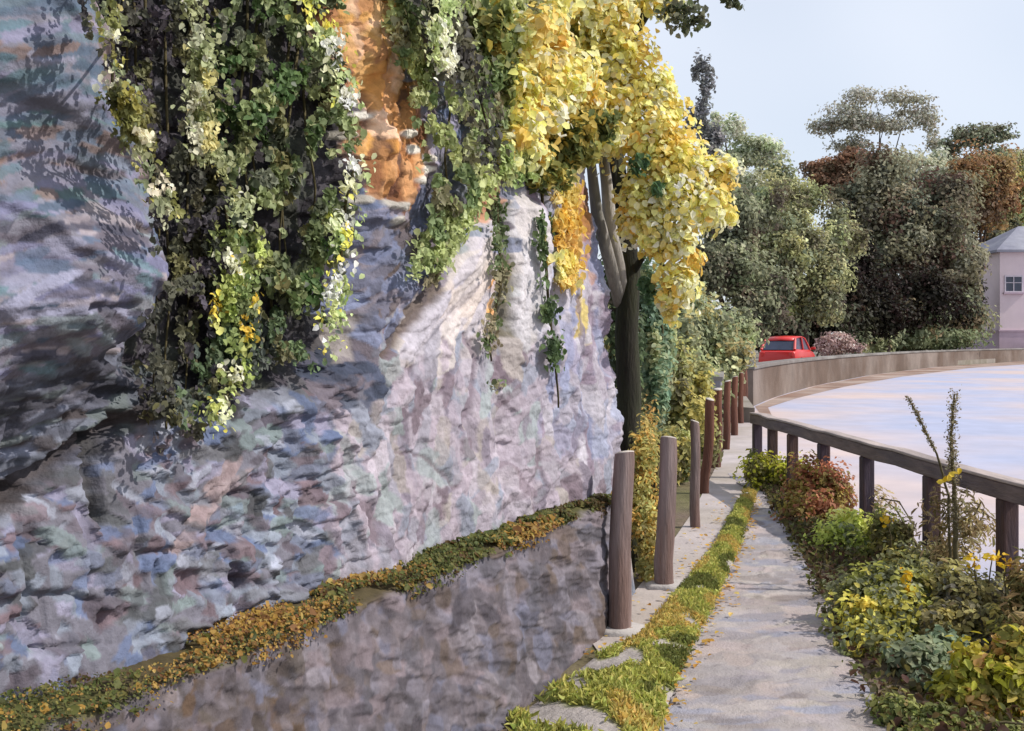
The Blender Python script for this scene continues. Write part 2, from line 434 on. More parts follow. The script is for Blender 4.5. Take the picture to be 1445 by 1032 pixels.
REG = [
 (P_ORANGE2, [(168, 112, 66), (146, 96, 62), (190, 136, 84), (122, 84, 62), (200, 150, 104), (110, 80, 64)], (16, 40), (5, 10), 1.5, .12, .08),
 (P_ORANGE, [(224, 176, 112), (222, 168, 98), (206, 146, 78), (236, 196, 164), (236, 192, 158), (150, 100, 74), (188, 134, 94), (232, 184, 128)], (18, 45), (6, 13), 1.5, .15, .08),
 (P_TIP, [(218, 164, 134), (206, 150, 118)], (12, 25), (6, 10), 1.9, .1, .06),
 (P_STR1, [(226, 168, 84), (214, 150, 70), (230, 190, 150)], (10, 22), (4, 8), 1.6, .1, .06),
 (P_STR2, [(230, 208, 134), (218, 192, 112), (236, 214, 160), (200, 170, 100)], (14, 35), (5, 9), 1.57, .1, .06),
 (P_STR3, [(192, 134, 74), (206, 146, 108), (152, 112, 92), (176, 168, 196)], (14, 35), (5, 9), 1.5, .1, .08),
 (P_SLAB1, [(214, 204, 200), (206, 196, 198), (222, 208, 200), (198, 192, 202)], (20, 55), (8, 16), 2.1, .15, .05),
 (P_SLAB2, [(210, 206, 210), (218, 210, 208), (202, 198, 212)], (20, 55), (7, 13), 1.5, .1, .05),
 (P_PINK, [(168, 148, 150), (176, 158, 160)], (16, 40), (6, 10), 2.2, .1, .06),
 (P_BLUED, [(92, 100, 124), (76, 84, 104), (116, 116, 136), (130, 120, 130)], (10, 24), (7, 14), .3, .6, .1),
 (P_LEDGE, [(132, 140, 172), (150, 158, 190), (126, 128, 150), (160, 150, 160), (112, 98, 96)], (10, 30), (6, 12), 2.3, .5, .09),
 (P_RIGHT, [(172, 166, 188), (194, 186, 198), (158, 162, 192), (212, 206, 216), (166, 150, 166), (182, 186, 208)], (18, 55), (6, 14), 1.57, .15, .08),
 (P_LOWC, [(176, 172, 184), (192, 180, 192), (164, 168, 184), (152, 142, 156), (204, 194, 204), (140, 124, 134), (178, 186, 188), (186, 176, 172), (198, 184, 196)], (14, 42), (6, 12), 1.5, .28, .07),
 (P_UNDER, [(84, 84, 96), (66, 66, 76), (100, 104, 116), (122, 126, 142), (74, 68, 70), (112, 120, 122)], (22, 60), (6, 13), -.15, .25, .1),  # shade of the undercut put into the rock colour
 (P_BEHIND, [(64, 62, 68), (78, 72, 80), (86, 88, 80), (96, 92, 100)], (15, 40), (8, 16), 1.5, .3, .1),  # shade of the recess behind the ivy put into the colour
]
BULA = [(98, 120, 132), (108, 120, 140), (124, 124, 140), (92, 108, 128), (138, 136, 160), (104, 128, 132), (148, 148, 168), (110, 124, 136), (132, 112, 106)]  # left-hand rock palettes darker and bluer in place of shade on the cliff
BULB = [(150, 132, 124), (126, 110, 106), (162, 146, 144), (138, 126, 130), (112, 96, 92)]
BULC = [(92, 108, 132), (106, 130, 140), (128, 128, 158), (150, 150, 172), (80, 80, 96), (164, 154, 160), (110, 104, 116), (136, 144, 150)]
LOWL = [(126, 132, 154), (112, 126, 160), (150, 158, 174), (164, 160, 184), (106, 98, 108), (130, 112, 120), (92, 94, 98), (140, 154, 156), (172, 176, 192), (118, 118, 124)]
CK = 0.54
def cliff_s(u, v, r):
    def pick(p, v0=.08): return lin(p[r.integers(len(p))]) * (1 + r.normal() * v0) * CK
    if u > 1300 or v > 1100 or u < -700 or v < -600: 
        return pick(LOWL), 40, 20, r.normal()
    x = np.array([u]); y = np.array([v])
    if in_poly(x, y, P_BULGE)[0]:
        if v < 230 and seg_dist(x, y, P_BULGE[1:6])[0] < 70: p, ang = BULB, 1.0
        else: p, ang = (BULA if v < 300 else BULC), 0.06 + 0.25 * math.sin(u / 60)
        return pick(p, .1), r.uniform(18, 60), r.uniform(5, 13), ang + r.normal() * .12
    for P, p, A, B, ang, sg, jv in REG:
        if in_poly(x, y, P)[0]:
            return pick(p, jv), r.uniform(*A), r.uniform(*B), ang + r.normal() * sg
    return pick(LOWL, .12), r.uniform(10, 32), r.uniform(6, 14), r.choice([0.1, -.4, 1.2]) + r.normal() * .4

colC = np.ones(S.shape + (3,)) * lin((130, 128, 140)) * CK
hC = np.zeros(S.shape)
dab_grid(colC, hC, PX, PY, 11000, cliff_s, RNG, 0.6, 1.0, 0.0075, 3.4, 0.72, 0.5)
def crack(pts, w, c, dep, al=0.85):
    D = seg_dist(PX + 10 * fbm(S * 9, Z * 9, 40), PY + 10 * fbm(S * 9, Z * 9, 44), pts)
    a = (1 - sstep(w * 0.4, w, D)) * al
    colC[:] = colC * (1 - a[..., None]) + lin(c) * CK * a[..., None]; hC[:] -= a * dep
crack([(540, 500), (560, 468), (610, 408)], 11, (104, 88, 78), 0.05)
crack([(0, 728), (60, 680), (120, 625), (180, 590)], 16, (84, 76, 76), 0.06)
crack([(150, 610), (135, 660), (145, 740)], 12, (78, 76, 76), 0.05)
crack([(698, 290), (705, 380), (708, 470)], 9, (104, 98, 76), 0.06)
crack([(760, 280), (764, 380), (768, 480)], 7, (120, 116, 122), 0.05)
crack([(660, 470), (668, 540), (650, 600)], 6, (136, 120, 132), 0.04, .7)
crack([(800, 420), (806, 520), (800, 640)], 6, (134, 124, 142), 0.04, .7)
crack([(505, 130), (500, 200)], 5, (84, 54, 48), 0.03)
crack([(545, 200), (545, 270)], 6, (96, 62, 48), 0.03)
crack([(560, 640), (600, 645), (640, 690)], 4, (126, 108, 116), 0.02, .6)
crack([(620, 480), (640, 510), (615, 560)], 5, (136, 122, 136), 0.02, .6)
crack([(752, 625), (748, 690), (700, 720)], 6, (134, 120, 130), 0.02, .5)
crack([(340, 820), (420, 830), (480, 850)], 6, (106, 98, 112), 0.02, .6)
crack([(335, 800), (345, 830)], 9, (84, 74, 90), 0.03, .8)
crack([(100, 320), (130, 330), (160, 328)], 7, (88, 70, 70), 0.05, .8)
crack([(0, 238), (60, 250), (100, 252)], 8, (92, 78, 76), 0.05, .7)
crack([(0, 440), (90, 432)], 8, (70, 70, 88), 0.05, .7)
# pale ledge stones below the ochre stain
for q in [(505, 282), (530, 288), (556, 292), (585, 240), (588, 225), (562, 190), (566, 212), (546, 312), (500, 165), (492, 190), (540, 290), (580, 255)]:
    D = np.hypot((PX - q[0]) / 1.7, PY - q[1]); a = 1 - sstep(5, 8, D)
    colC[:] = colC * (1 - a[..., None]) + lin((212, 206, 196)) * CK * a[..., None]; hC[:] += a * 0.015
# dark mossy seam
ledge = 1 - sstep(4, 22, seg_dist(PX, PY, [(500, 300), (560, 300), (605, 240)]))
hC += ledge * 0.05

def blur(A, n):
    for ax in (0, 1):
        k = 2 * n + 1; c = np.cumsum(np.pad(A, [(n + 1, n) if a == ax else (0, 0) for a in (0, 1)], mode='edge'), axis=ax)
        A = (np.take(c, range(k, c.shape[ax]), ax) - np.take(c, range(0, c.shape[ax] - k), ax)) / k
    return A
blg = in_poly(PX, PY, P_BULGE).astype(float); und = in_poly(PX, PY, P_UNDER).astype(float); bhd = in_poly(PX, PY, P_BEHIND).astype(float)
bl = blur(blur(blg, 22), 14)
off = 0.17 * np.clip(bl, 0, 1) * (1 + .5 * fbm(S * 2, Z * 3, 3))
strat = (Z * 4.2 + 1.2 * fbm(S * 1.4, Z * 1.2, 21) + S * 0.35) % 1.0
off += bl * 0.022 * (sstep(0, .14, strat) - sstep(.14, 1, strat))
off += bl * .07 * (1 - np.clip(seg_dist(PX, PY, [(20, 60), (60, 200), (90, 380)]) / 170, 0, 1) ** 2); off -= .14 * (1 - blg) * (1 - sstep(8, 45, seg_dist(PX, PY, P_BULGE[2:8]))); off -= 0.03 * blur(und, 24); off -= 0.13 * blur(bhd, 10)
off += 0.08 * (1 - sstep(330, 500, PY)) * (blur(in_poly(PX, PY, P_SLAB1).astype(float), 5) + blur(in_poly(PX, PY, P_SLAB2).astype(float), 5))
rt = sstep(560, 760, PX)
off += rt * 0.10 * fbm(S * 3.2, Z * .55, 55, 3)
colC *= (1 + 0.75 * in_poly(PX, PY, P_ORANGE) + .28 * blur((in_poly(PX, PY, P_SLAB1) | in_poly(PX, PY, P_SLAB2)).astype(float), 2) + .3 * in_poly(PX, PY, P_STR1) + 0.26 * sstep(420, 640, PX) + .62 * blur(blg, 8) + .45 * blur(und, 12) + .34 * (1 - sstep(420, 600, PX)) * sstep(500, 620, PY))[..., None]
off += (0.05 + .03 * sstep(250, 400, PX) - .05 * sstep(450, 640, PX)) * fbm(S * 1.6, Z * 1.4, 31, 3) + (0.018 - .010 * sstep(430, 640, PX)) * fbm(S * 6, Z * 8, 35, 3)
off += 0.05 * blur(blur(in_poly(PX, PY, P_ORANGE).astype(float), 9), 6)
# bedding and joints: broken courses of blocks
crs = Z * 9 + 1.1 * fbm(S * 1.3, Z * 1.1, 141); ci = np.floor(crs); joint = S * 5.5 + .37 * ci + .7 * vnoise(ci * 3.3, S * 2.0, 143); cj = np.floor(joint)
bh = vnoise(ci * 7.31 + 0.5, cj * 5.17 + 0.5, 145); eg = np.minimum(np.minimum(crs - ci, ci + 1 - crs) * 1.0, np.minimum(joint - cj, cj + 1 - joint) * 1.5)
blk = (1 - .85 * sstep(430, 640, PX)) * (1 - .95 * np.clip(bl, 0, 1))
off += blk * (.035 * bh - .014 * (1 - sstep(0, .12, eg)) * (vnoise(S * 7, Z * 7, 147) > .05))
off += np.clip(hC, -0.14, 0.14) * (1 - .75 * np.clip(bl, 0, 1)) * (1 - .5 * sstep(430, 640, PX))
fade = 1 - 0.6 * (Z < 0.5)
off = off * fade + WOFF - 0.35 * np.maximum(Z - 3.9, 0) ** 2
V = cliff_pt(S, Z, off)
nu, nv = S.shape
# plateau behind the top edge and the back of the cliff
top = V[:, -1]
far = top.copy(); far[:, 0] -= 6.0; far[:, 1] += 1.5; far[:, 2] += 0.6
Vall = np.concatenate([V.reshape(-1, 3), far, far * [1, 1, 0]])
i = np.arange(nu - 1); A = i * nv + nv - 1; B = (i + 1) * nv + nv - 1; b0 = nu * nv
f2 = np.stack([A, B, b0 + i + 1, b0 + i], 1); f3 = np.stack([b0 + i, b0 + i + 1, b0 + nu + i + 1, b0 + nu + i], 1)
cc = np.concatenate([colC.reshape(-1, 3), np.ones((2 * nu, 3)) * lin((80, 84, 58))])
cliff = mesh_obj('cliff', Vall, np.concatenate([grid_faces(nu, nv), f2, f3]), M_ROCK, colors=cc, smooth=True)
set_props(cliff, kind='structure')

def bulge_at(s, z): return bl[np.clip(np.searchsorted(SS, s), 0, nu - 1), np.clip(np.searchsorted(ZZ, z), 0, nv - 1)]
def cliff_off_at(s, z):                            # relief of the built cliff, for hanging plants
    i = np.clip(np.searchsorted(SS, s), 0, nu - 1); j = np.clip(np.searchsorted(ZZ, z), 0, nv - 1)
    return off[i, j]

# ------------------------------------------------------------------ low stone wall in front of the cliff
def wall_H(s): return 0.765 - 0.028 * s + 0.012 * np.maximum(-s - 1.2, 0) ** 2
sw = [-3.2]
while sw[-1] < 1.95: sw.append(sw[-1] + 0.0032 * max(O2[1] + sw[-1] * U2[1], 1.0))
sw = np.array(sw); q = np.linspace(0, 1, 170)
Sw, Q = np.meshgrid(sw, q, indexing='ij'); H = wall_H(Sw)
front = Q < 0.82
Zw = np.where(front, H * Q / 0.82, H); Ow = np.where(front, -0.03 * Q, -0.0246 - (Q - 0.82) / 0.18 * 0.36)
bev = np.exp(-((Q - 0.82) / 0.025) ** 2); Zw = Zw - bev * 0.02
def wall_xyz(s, z, o): 
    xy = O2 + s[..., None] * U2 + o[..., None] * N2
    return np.concatenate([xy, z[..., None]], -1)
Pw = wall_xyz(Sw, Zw, Ow); PXw = CX + F * Pw[..., 0] / Pw[..., 1]; PYw = HY + F * (EYE - Pw[..., 2]) / Pw[..., 1]
colW = np.ones(Sw.shape + (3,)) * lin((98, 90, 96)); hW = np.zeros(Sw.shape)
WP = [(122, 114, 120), (138, 128, 134), (106, 99, 106), (148, 142, 154), (116, 100, 90), (92, 86, 94), (152, 138, 144), (130, 130, 150), (112, 108, 116), (158, 150, 158)]
WPL = [(106, 96, 90), (120, 110, 112), (96, 84, 76), (130, 122, 128), (112, 90, 72), (140, 132, 142)]
def wall_s(u, v, r):
    if not (-900 < u < 1100 and 400 < v < 1700): return lin((110, 104, 108)), 30, 30, 0
    p = WPL if u < 430 and r.random() < .6 else WP
    return .66 * lin(p[r.integers(len(p))]) * (1 + r.normal() * .09), r.uniform(12, 30), r.uniform(7, 15), r.choice([1.5, 1.45, 1.55, .1]) + r.normal() * .15
dab_grid(colW, hW, PXw, PYw, 3200, wall_s, RNG, 0.5, 0.9, 0.0035, 3.0, .5, .5)
Ow = Ow + np.where(front, np.clip(hW, -.04, .04) + 0.016 * fbm(Sw * 5, Zw * 3, 61), 0)
Zw = Zw + np.where(front, 0, np.abs(hW)) + 0.012 * fbm(Sw * 5, Q * 0 + 2, 66)
mo = sstep(0.80, 0.84, Q + 0.02 * fbm(Sw * 14, Q * 3, 71))
mc = np.where((fbm(Sw * 3, Q * 2, 77) > 0)[..., None], lin((84, 82, 46)), lin((80, 70, 46)))
colW = colW * (1 - mo[..., None]) + mc * mo[..., None]
Pw = wall_xyz(Sw, Zw, Ow).reshape(-1, 3)
nq = len(q); endl = [(len(sw) - 1) * nq + k for k in range(nq)]
lowwall = empty('stone_wall', (O2[0], O2[1], 0), 'low rubble stone wall with a mossy top along the foot of the cliff', 'wall')
wb = mesh_obj('wall', Pw, grid_faces(len(sw), nq), M_WALL, lowwall, colors=colW.reshape(-1, 3), smooth=True)
b = bpy.data.meshes.new('x'); bpy.data.meshes.remove(b)
# far end of the wall
e = Pw[endl]; e0 = e.copy(); cen = np.concatenate([e, e + np.r_[U2 * 0.05, 0] * 1.0, [(e[-1][0], e[-1][1], -0.02)]])
ev = np.concatenate([e, [[e[-1][0], e[-1][1], -0.02]]])
mesh_obj('end_stone', ev, [tuple(range(len(ev)))], surf_mat('end_stone', (120, 112, 116), 0.9, var=.3, scale=12), lowwall)
# moss
r = np.random.default_rng(5)
def moss_spots(n):
    s = r.uniform(-2.95, 1.95, n) ; s = s - 0.9 * (r.random(n) < .25) * (s > 1); t = r.random(n)
    h = wall_H(s); o_ = np.where(t < .3, -0.02 + r.normal(size=n) * .012, -0.03 - r.random(n) * .2); z_ = np.where(t < .3, h - r.random(n) ** 1.8 * .07, h + r.random(n) * .02)
    return s, z_, o_
s_, z_, o_ = moss_spots(24000)
keep = (fbm(s_ * 3.2, o_ * 5, 91, 3) + .22 > 0.1 * r.random(len(s_)) + np.where(z_ < wall_H(s_) - .03, .28, 0))
s_, z_, o_ = s_[keep], z_[keep], o_[keep]
Pm = wall_xyz(s_, z_ + .012, o_)
tone = fbm(s_ * 1.9, o_ * 2, 95, 3); gold = pal([(178, 142, 70), (164, 126, 66), (186, 156, 90), (132, 94, 58)], len(s_), r, .12); grn = pal([(92, 100, 56), (108, 112, 62), (78, 84, 48), (126, 122, 68)], len(s_), r, .12); drk = pal([(96, 74, 44), (84, 76, 48)], len(s_), r, .12)
goldness = np.where((s_ > -2.1) & (s_ < -.6), .18, -.06)
tone = tone + r.normal(size=len(s_)) * .11
cm = np.where((tone + goldness > .16)[:, None], gold, np.where((tone < -.22)[:, None], drk, grn))
leaf_mesh('moss', Pm, r.uniform(.007, .015, len(s_)) * np.where(r.random(len(s_)) < .07, 2.6, 1) * np.clip(Pm[:, 1] / 3.5, .6, 1.5), cm, M_LEAF, lowwall, bias=(N2[0] * .6, N2[1] * .6, .8), bias_w=.9, droop=.1, aspect=.8, seed=4, kind='stuff')
# ------------------------------------------------------------------ wooden posts along the pavement
M_POST = surf_mat('weathered_wood', (142, 126, 124), 0.85, rgb2=(116, 94, 88), var=0.25, scale=5, bump=0.6, bscale=22, stretch=(4, 4, 0.5), mix_scale=2.0)
M_POSTD = surf_mat('brown_wood', (122, 80, 64), 0.85, rgb2=(94, 64, 54), var=0.25, scale=5, bump=0.6, bscale=22, stretch=(4, 4, 0.5), mix_scale=2.0)
M_CUT = surf_mat('sawn_end', (196, 188, 180), 0.9, rgb2=(198, 186, 176), var=0.15, scale=14, bump=0.3, bscale=60, mix_scale=8)
M_FOOT = surf_mat('pale_footing', (180, 174, 170), 0.95, var=0.15, scale=10, bump=0.4)
POSTS = [  # base px x, base y, height, width, lean in x, y, kink, colour, label
 (872, 893, 1.00, .122, .030, .00, 0, 0, 'thick weathered post nearest along the pavement, beside the end of the mossy low wall'),
 (940, 830, .985, .118, .010, .00, .025, 0, 'weathered post with a slight bend near its foot, second along the pavement'),
 (981, 745, .92, .085, .000, .02, 0, 0, 'slim grey brown post standing third along the pavement, beyond the bent one'),
 (996, 697, 1.0, .10, .050, .00, .02, 1, 'dark brown post leaning right, fourth along the pavement'),
 (1011, 660, 1.0, .12, .025, .00, 0, 1, 'dark brown post fifth along the pavement, past the leaning brown post'),
 (1025, 635, 1.02, .10, .020, .00, 0, 1, 'thin brown post sixth along the pavement, in the crowded far row'),
 (1036, 615, 1.0, .11, .010, .00, 0, 1, 'thin brown post third from the far end of the pavement row'),
 (1045, 598, .98, .10, .010, .00, 0, 1, 'small dark post just before the stout end post of the pavement row'),
 (1049, 577, 1.04, .270, -.060, .0, .05, 1, 'stout brown end post with a pale top where the parapet begins'),
]
def wobble_post(base, h, w, lx, ly, kink, seed):
    r = np.random.default_rng(seed); zs = np.array([-.05, 0, .06, .18, .34, .5, .68, .84, .95, 1.0]) * h; sides = 20
    V = []; Fc = []
    for i, z in enumerate(zs):
        f = z / h
        cx = base[0] + lx * f + kink * math.exp(-((f - .12) / .16) ** 2) * (-1); cy = base[1] + ly * f
        cx += .006 * math.sin(f * 7 + seed); rad = w / 2 * (1.06 - .12 * f) * (0.94 if i == len(zs) - 1 else 1)
        for k in range(sides):
            a = 2 * math.pi * k / sides
            rr = rad * (1 + .05 * math.sin(3 * a + seed) + .03 * math.sin(7 * a + 2 * seed + f * 3) + r.normal() * .012)
            V.append((cx + rr * math.cos(a), cy + rr * math.sin(a), z + (0 if i < len(zs) - 1 else .012 * math.cos(a + seed))))
    for i in range(len(zs) - 1):
        for k in range(sides):
            k2 = (k + 1) % sides; Fc.append((i * sides + k, i * sides + k2, (i + 1) * sides + k2, (i + 1) * sides + k))
    Fc.append(tuple(range(sides))[::-1])
    ringtop = np.array(V[-sides:]); c = ringtop.mean(0)
    capV = [tuple(c + (p - c) * s + np.array([0, 0, dz])) for s, dz in ((1.0, 0.0), (.97, .006), (.55, .011)) for p in ringtop] + [tuple(c + [0, 0, .012])]
    capF = [(i * sides + k, i * sides + (k + 1) % sides, (i + 1) * sides + (k + 1) % sides, (i + 1) * sides + k) for i in range(2) for k in range(sides)] + \
           [(2 * sides + k, 2 * sides + (k + 1) % sides, 3 * sides) for k in range(sides)]
    return V, Fc, capV, capF
for i, (x, y, h, w, lx, ly, kk, mi, lab) in enumerate(POSTS):
    b = G(x, y); b[2] = 0.008
    t = empty('wooden_post', b, lab, 'post', 'wooden posts along the pavement')
    v, f, cv, cf = wobble_post(b, h, w, lx, ly, kk, i + 1)
    mesh_obj('shaft', v, f, M_POSTD if mi else M_POST, t, smooth=True)
    mesh_obj('sawn_top', cv, cf, M_CUT, t, smooth=True)
    if i < 2:
        fv, ff = [], []
        rr = np.random.default_rng(i); n = 18
        ring = [(b[0] + .02 + (.16 * math.cos(a) * (1 + .12 * rr.normal())), b[1] + .13 * math.sin(a) * (1 + .1 * rr.normal())) for a in np.linspace(0, 2 * math.pi, n, endpoint=False)]
        fv = [(x_, y_, -.02) for x_, y_ in ring] + [(x_, y_, .022) for x_, y_ in ring] + [((x_ - b[0]) * .8 + b[0], (y_ - b[1]) * .8 + b[1], .036) for x_, y_ in ring]
        ff = [(j * n + k, j * n + (k + 1) % n, (j + 1) * n + (k + 1) % n, (j + 1) * n + k) for j in range(2) for k in range(n)] + [tuple(2 * n + k for k in range(n))]
        mesh_obj('footing', fv, ff, M_FOOT, t, smooth=True)

# ------------------------------------------------------------------ timber railing beside the road
M_RAIL = surf_mat('rail_timber', (104, 94, 100), 0.75, rgb2=(118, 104, 102), var=0.3, scale=6, bump=0.5, bscale=20, stretch=(4, .6, 4), mix_scale=1.5)
M_RPOST = surf_mat('rail_post_timber', (70, 60, 70), 0.8, rgb2=(86, 66, 60), var=0.3, scale=6, bump=0.5, bscale=20, stretch=(4, 4, .6), mix_scale=2)
M_RTOP = surf_mat('rail_top_sunlit', (178, 164, 158), 0.85, rgb2=(150, 138, 134), var=0.25, scale=5, bump=0.4, bscale=24, stretch=(3, .6, 3), mix_scale=1.0)  # pale tone paints sunlight along the top of the rail
rt_ = empty('timber_railing', RAIL(8.0), 'dark timber railing with one broad top rail between the path and the pale road', 'railing')
rd = np.linspace(4.3, 12.62, 22); rr = np.random.default_rng(3)
cl = np.array([RAIL(d) + [0.006 * rr.normal(), 0, .70 + .006 * rr.normal()] for d in rd])
hw, hh = .055, .055
prof = [(-hw, -hh), (hw, -hh), (hw, hh), (-hw, hh)]
V = [(c[0] + a, c[1], c[2] + b_) for c in cl for a, b_ in prof]; Fc = [(0, 1, 2, 3), tuple(4 * 21 + k for k in (3, 2, 1, 0))]
for i in range(21):
    for k in range(4): k2 = (k + 1) % 4; Fc.append((4 * i + k, 4 * i + 4 + k, 4 * i + 4 + k2, 4 * i + k2))
o = mesh_obj('top_rail', V, Fc, M_RAIL, rt_); bevel(o, .012)
V = [(c[0] + a, c[1], c[2] + b_) for c in cl for a, b_ in [(-hw - .008, hh + .001), (hw + .008, hh + .001), (hw + .004, hh + .022), (-hw - .004, hh + .022)]]
o = mesh_obj('sunlit_cap', V, Fc, M_RTOP, rt_); bevel(o, .006)
for d in (4.45, 5.5, 6.6, 7.7, 8.98, 10.1, 11.1, 11.85, 12.5):
    p = RAIL(d); v, f = box((p[0], p[1], .3225), (.098, .115, .645), rr.normal() * .03)
    o = mesh_obj('post', v, f, M_RPOST, rt_); bevel(o, .012)

# ------------------------------------------------------------------ stone parapet curving round the far side of the road
def smooth_line(P, n):
    P = np.array(P, float); t = np.arange(len(P)); tt_ = np.linspace(0, len(P) - 1, n); out = []
    for u in tt_:
        i = int(min(max(math.floor(u), 0), len(P) - 2)); f = u - i
        p0, p1, p2, p3 = P[max(i - 1, 0)], P[i], P[i + 1], P[min(i + 2, len(P) - 1)]
        out.append(.5 * (2 * p1 + (p2 - p0) * f + (2 * p0 - 5 * p1 + 4 * p2 - p3) * f * f + (3 * p1 - p0 - 3 * p2 + p3) * f ** 3))
    return np.array(out)
M_PARA = surf_mat('parapet_stone', (136, 124, 116), 0.95, rgb2=(104, 88, 78), var=0.2, scale=1.2, bump=0.5, bscale=8, mix_scale=.25, bdist=.05)
M_COPE = surf_mat('coping_stone', (142, 138, 134), 0.9, rgb2=(118, 112, 108), var=0.15, scale=2, bump=0.4, bscale=12)
WL = smooth_line(WALLC[1:], 120)
def ribbon(line, off0, off1, z0, z1):
    V = []; Fc = []; n = len(line)
    T = np.gradient(line, axis=0); T /= np.linalg.norm(T, axis=1)[:, None]; Nn = np.stack([-T[:, 1], T[:, 0]], 1)
    for p, nn in zip(line, Nn):
        for o_, z in ((off0, z0), (off1, z0), (off1, z1), (off0, z1)): V.append((*(p + nn * o_), z))
    for i in range(n - 1):
        for k in range(4): k2 = (k + 1) % 4; Fc.append((4 * i + k, 4 * i + k2, 4 * i + 4 + k2, 4 * i + 4 + k))
    Fc += [(3, 2, 1, 0), tuple(4 * (n - 1) + k for k in range(4))]
    return V, Fc
pw = empty('parapet_wall', (*WALLC[1], 0), 'long low pale parapet wall curving along the far edge of the road', 'wall')
v, f = ribbon(WL, 0, .4, -.02, .90); mesh_obj('stonework', v, f, M_PARA, pw)
v, f = ribbon(WL, -.04, .44, .902, 1.0); o = mesh_obj('coping', v, f, M_COPE, pw); bevel(o, .02)
# short grey wall behind the last posts
M_GREYW = surf_mat('grey_wall_stone', (136, 134, 144), 0.95, rgb2=(116, 112, 120), var=0.25, scale=3, bump=0.5, bscale=10)
gw = empty('garden_wall', (4.6, 23.0, 0), 'short grey wall behind the far brown posts on the pavement', 'wall')
l2 = smooth_line([(3.45, 17.6), (3.95, 20.0), (4.55, 23.0), (5.05, 25.0)], 14)
v, f = ribbon(l2, 0, .35, -.02, .95); mesh_obj('stonework', v, f, M_GREYW, gw)
v, f = ribbon(l2, -.04, .39, .952, 1.02); mesh_obj('coping', v, f, M_COPE, gw)

# ------------------------------------------------------------------ pink house
M_PINK = surf_mat('pink_render', (222, 204, 206), 0.9, rgb2=(214, 196, 202), var=0.05, scale=1, bump=0.15, bscale=12, mix_scale=.2)
M_PLINTH = surf_mat('plinth', (188, 166, 178), 0.9, var=0.1, scale=1.5, bump=.2)
M_SLATE = surf_mat('pale_slate', (150, 150, 160), 0.7, rgb2=(128, 128, 142), var=0.12, scale=2, bump=.4, bscale=6, mix_scale=.4)
M_GLASS = surf_mat('dark_glass', (52, 58, 78), 0.15, var=0.3, scale=1.5, bump=0.02, spec=.6)
M_FRAME = surf_mat('window_frame', (206, 196, 204), 0.6, var=.05)
hx0, hy0 = (1411 - CX) / F * 84, 84.0
hz = .3; eave = EYE + (HY - 353) / F * 84; L_, Dp = 11.0, 8.0
house = empty('pink_house', (hx0, hy0, hz), 'pale pink rendered house with a pale hipped roof at the bend in the road', 'house')
v, f = box((hx0 + L_ / 2, hy0 + Dp / 2, (hz + eave) / 2), (L_, Dp, eave - hz)); mesh_obj('wall', v, f, M_PINK, house)
v, f = box((hx0 + L_ / 2, hy0 + Dp / 2, hz + 1.0), (L_ + .16, Dp + .16, 2.0)); mesh_obj('plinth', v, f, M_PLINTH, house)
v, f = box((hx0 + L_ / 2, hy0 + Dp / 2, hz + 2.06), (L_ + .3, Dp + .3, .12)); mesh_obj('string_course', v, f, M_PLINTH, house)
e_ = .45; x0, x1, y0, y1 = hx0 - e_, hx0 + L_ + e_, hy0 - e_, hy0 + Dp + e_; rz = eave + 2.3; ym = (y0 + y1) / 2
V = [(x0, y0, eave), (x1, y0, eave), (x1, y1, eave), (x0, y1, eave), (x0 + 3.8, ym, rz), (x1 - 3.8, ym, rz), (x0, y0, eave - .18), (x1, y0, eave - .18), (x1, y1, eave - .18), (x0, y1, eave - .18)]
roof = mesh_obj('roof', V, [(0, 1, 5, 4), (1, 2, 5), (2, 3, 4, 5), (3, 0, 4), (6, 7, 1, 0), (7, 8, 2, 1), (8, 9, 3, 2), (9, 6, 0, 3), (9, 8, 7, 6)], M_SLATE, house)
for wx, wz in ((1430, 401), (1500, 401), (1575, 401)):
    c = W(wx, wz, hy0); ww, wh = 1.25, 1.15
    wv, wf = join([box((c[0], hy0 - .03, c[2] + s * (wh / 2 + .04)), (ww + .2, .12, .1)) for s in (-1, 1)] + [box((c[0] + s * (ww / 2 + .05), hy0 - .03, c[2]), (.1, .115, wh - .02)) for s in (-1, 1)]
                  + [box((c[0], hy0 - .03, c[2]), (.06, .1, wh - .02)), box((c[0], hy0 - .028, c[2] + .1), (ww - .02, .09, .05))])
    wo = mesh_obj('window', wv, wf, M_FRAME, house)
    v, f = box((c[0], hy0 - .012, c[2]), (ww - .01, .05, wh - .01)); mesh_obj('pane', v, f, M_GLASS, wo)
    v, f = box((c[0], hy0 - .1, c[2] - wh / 2 - .16), (ww + .4, .24, .12)); mesh_obj('sill', v, f, M_PLINTH, wo)

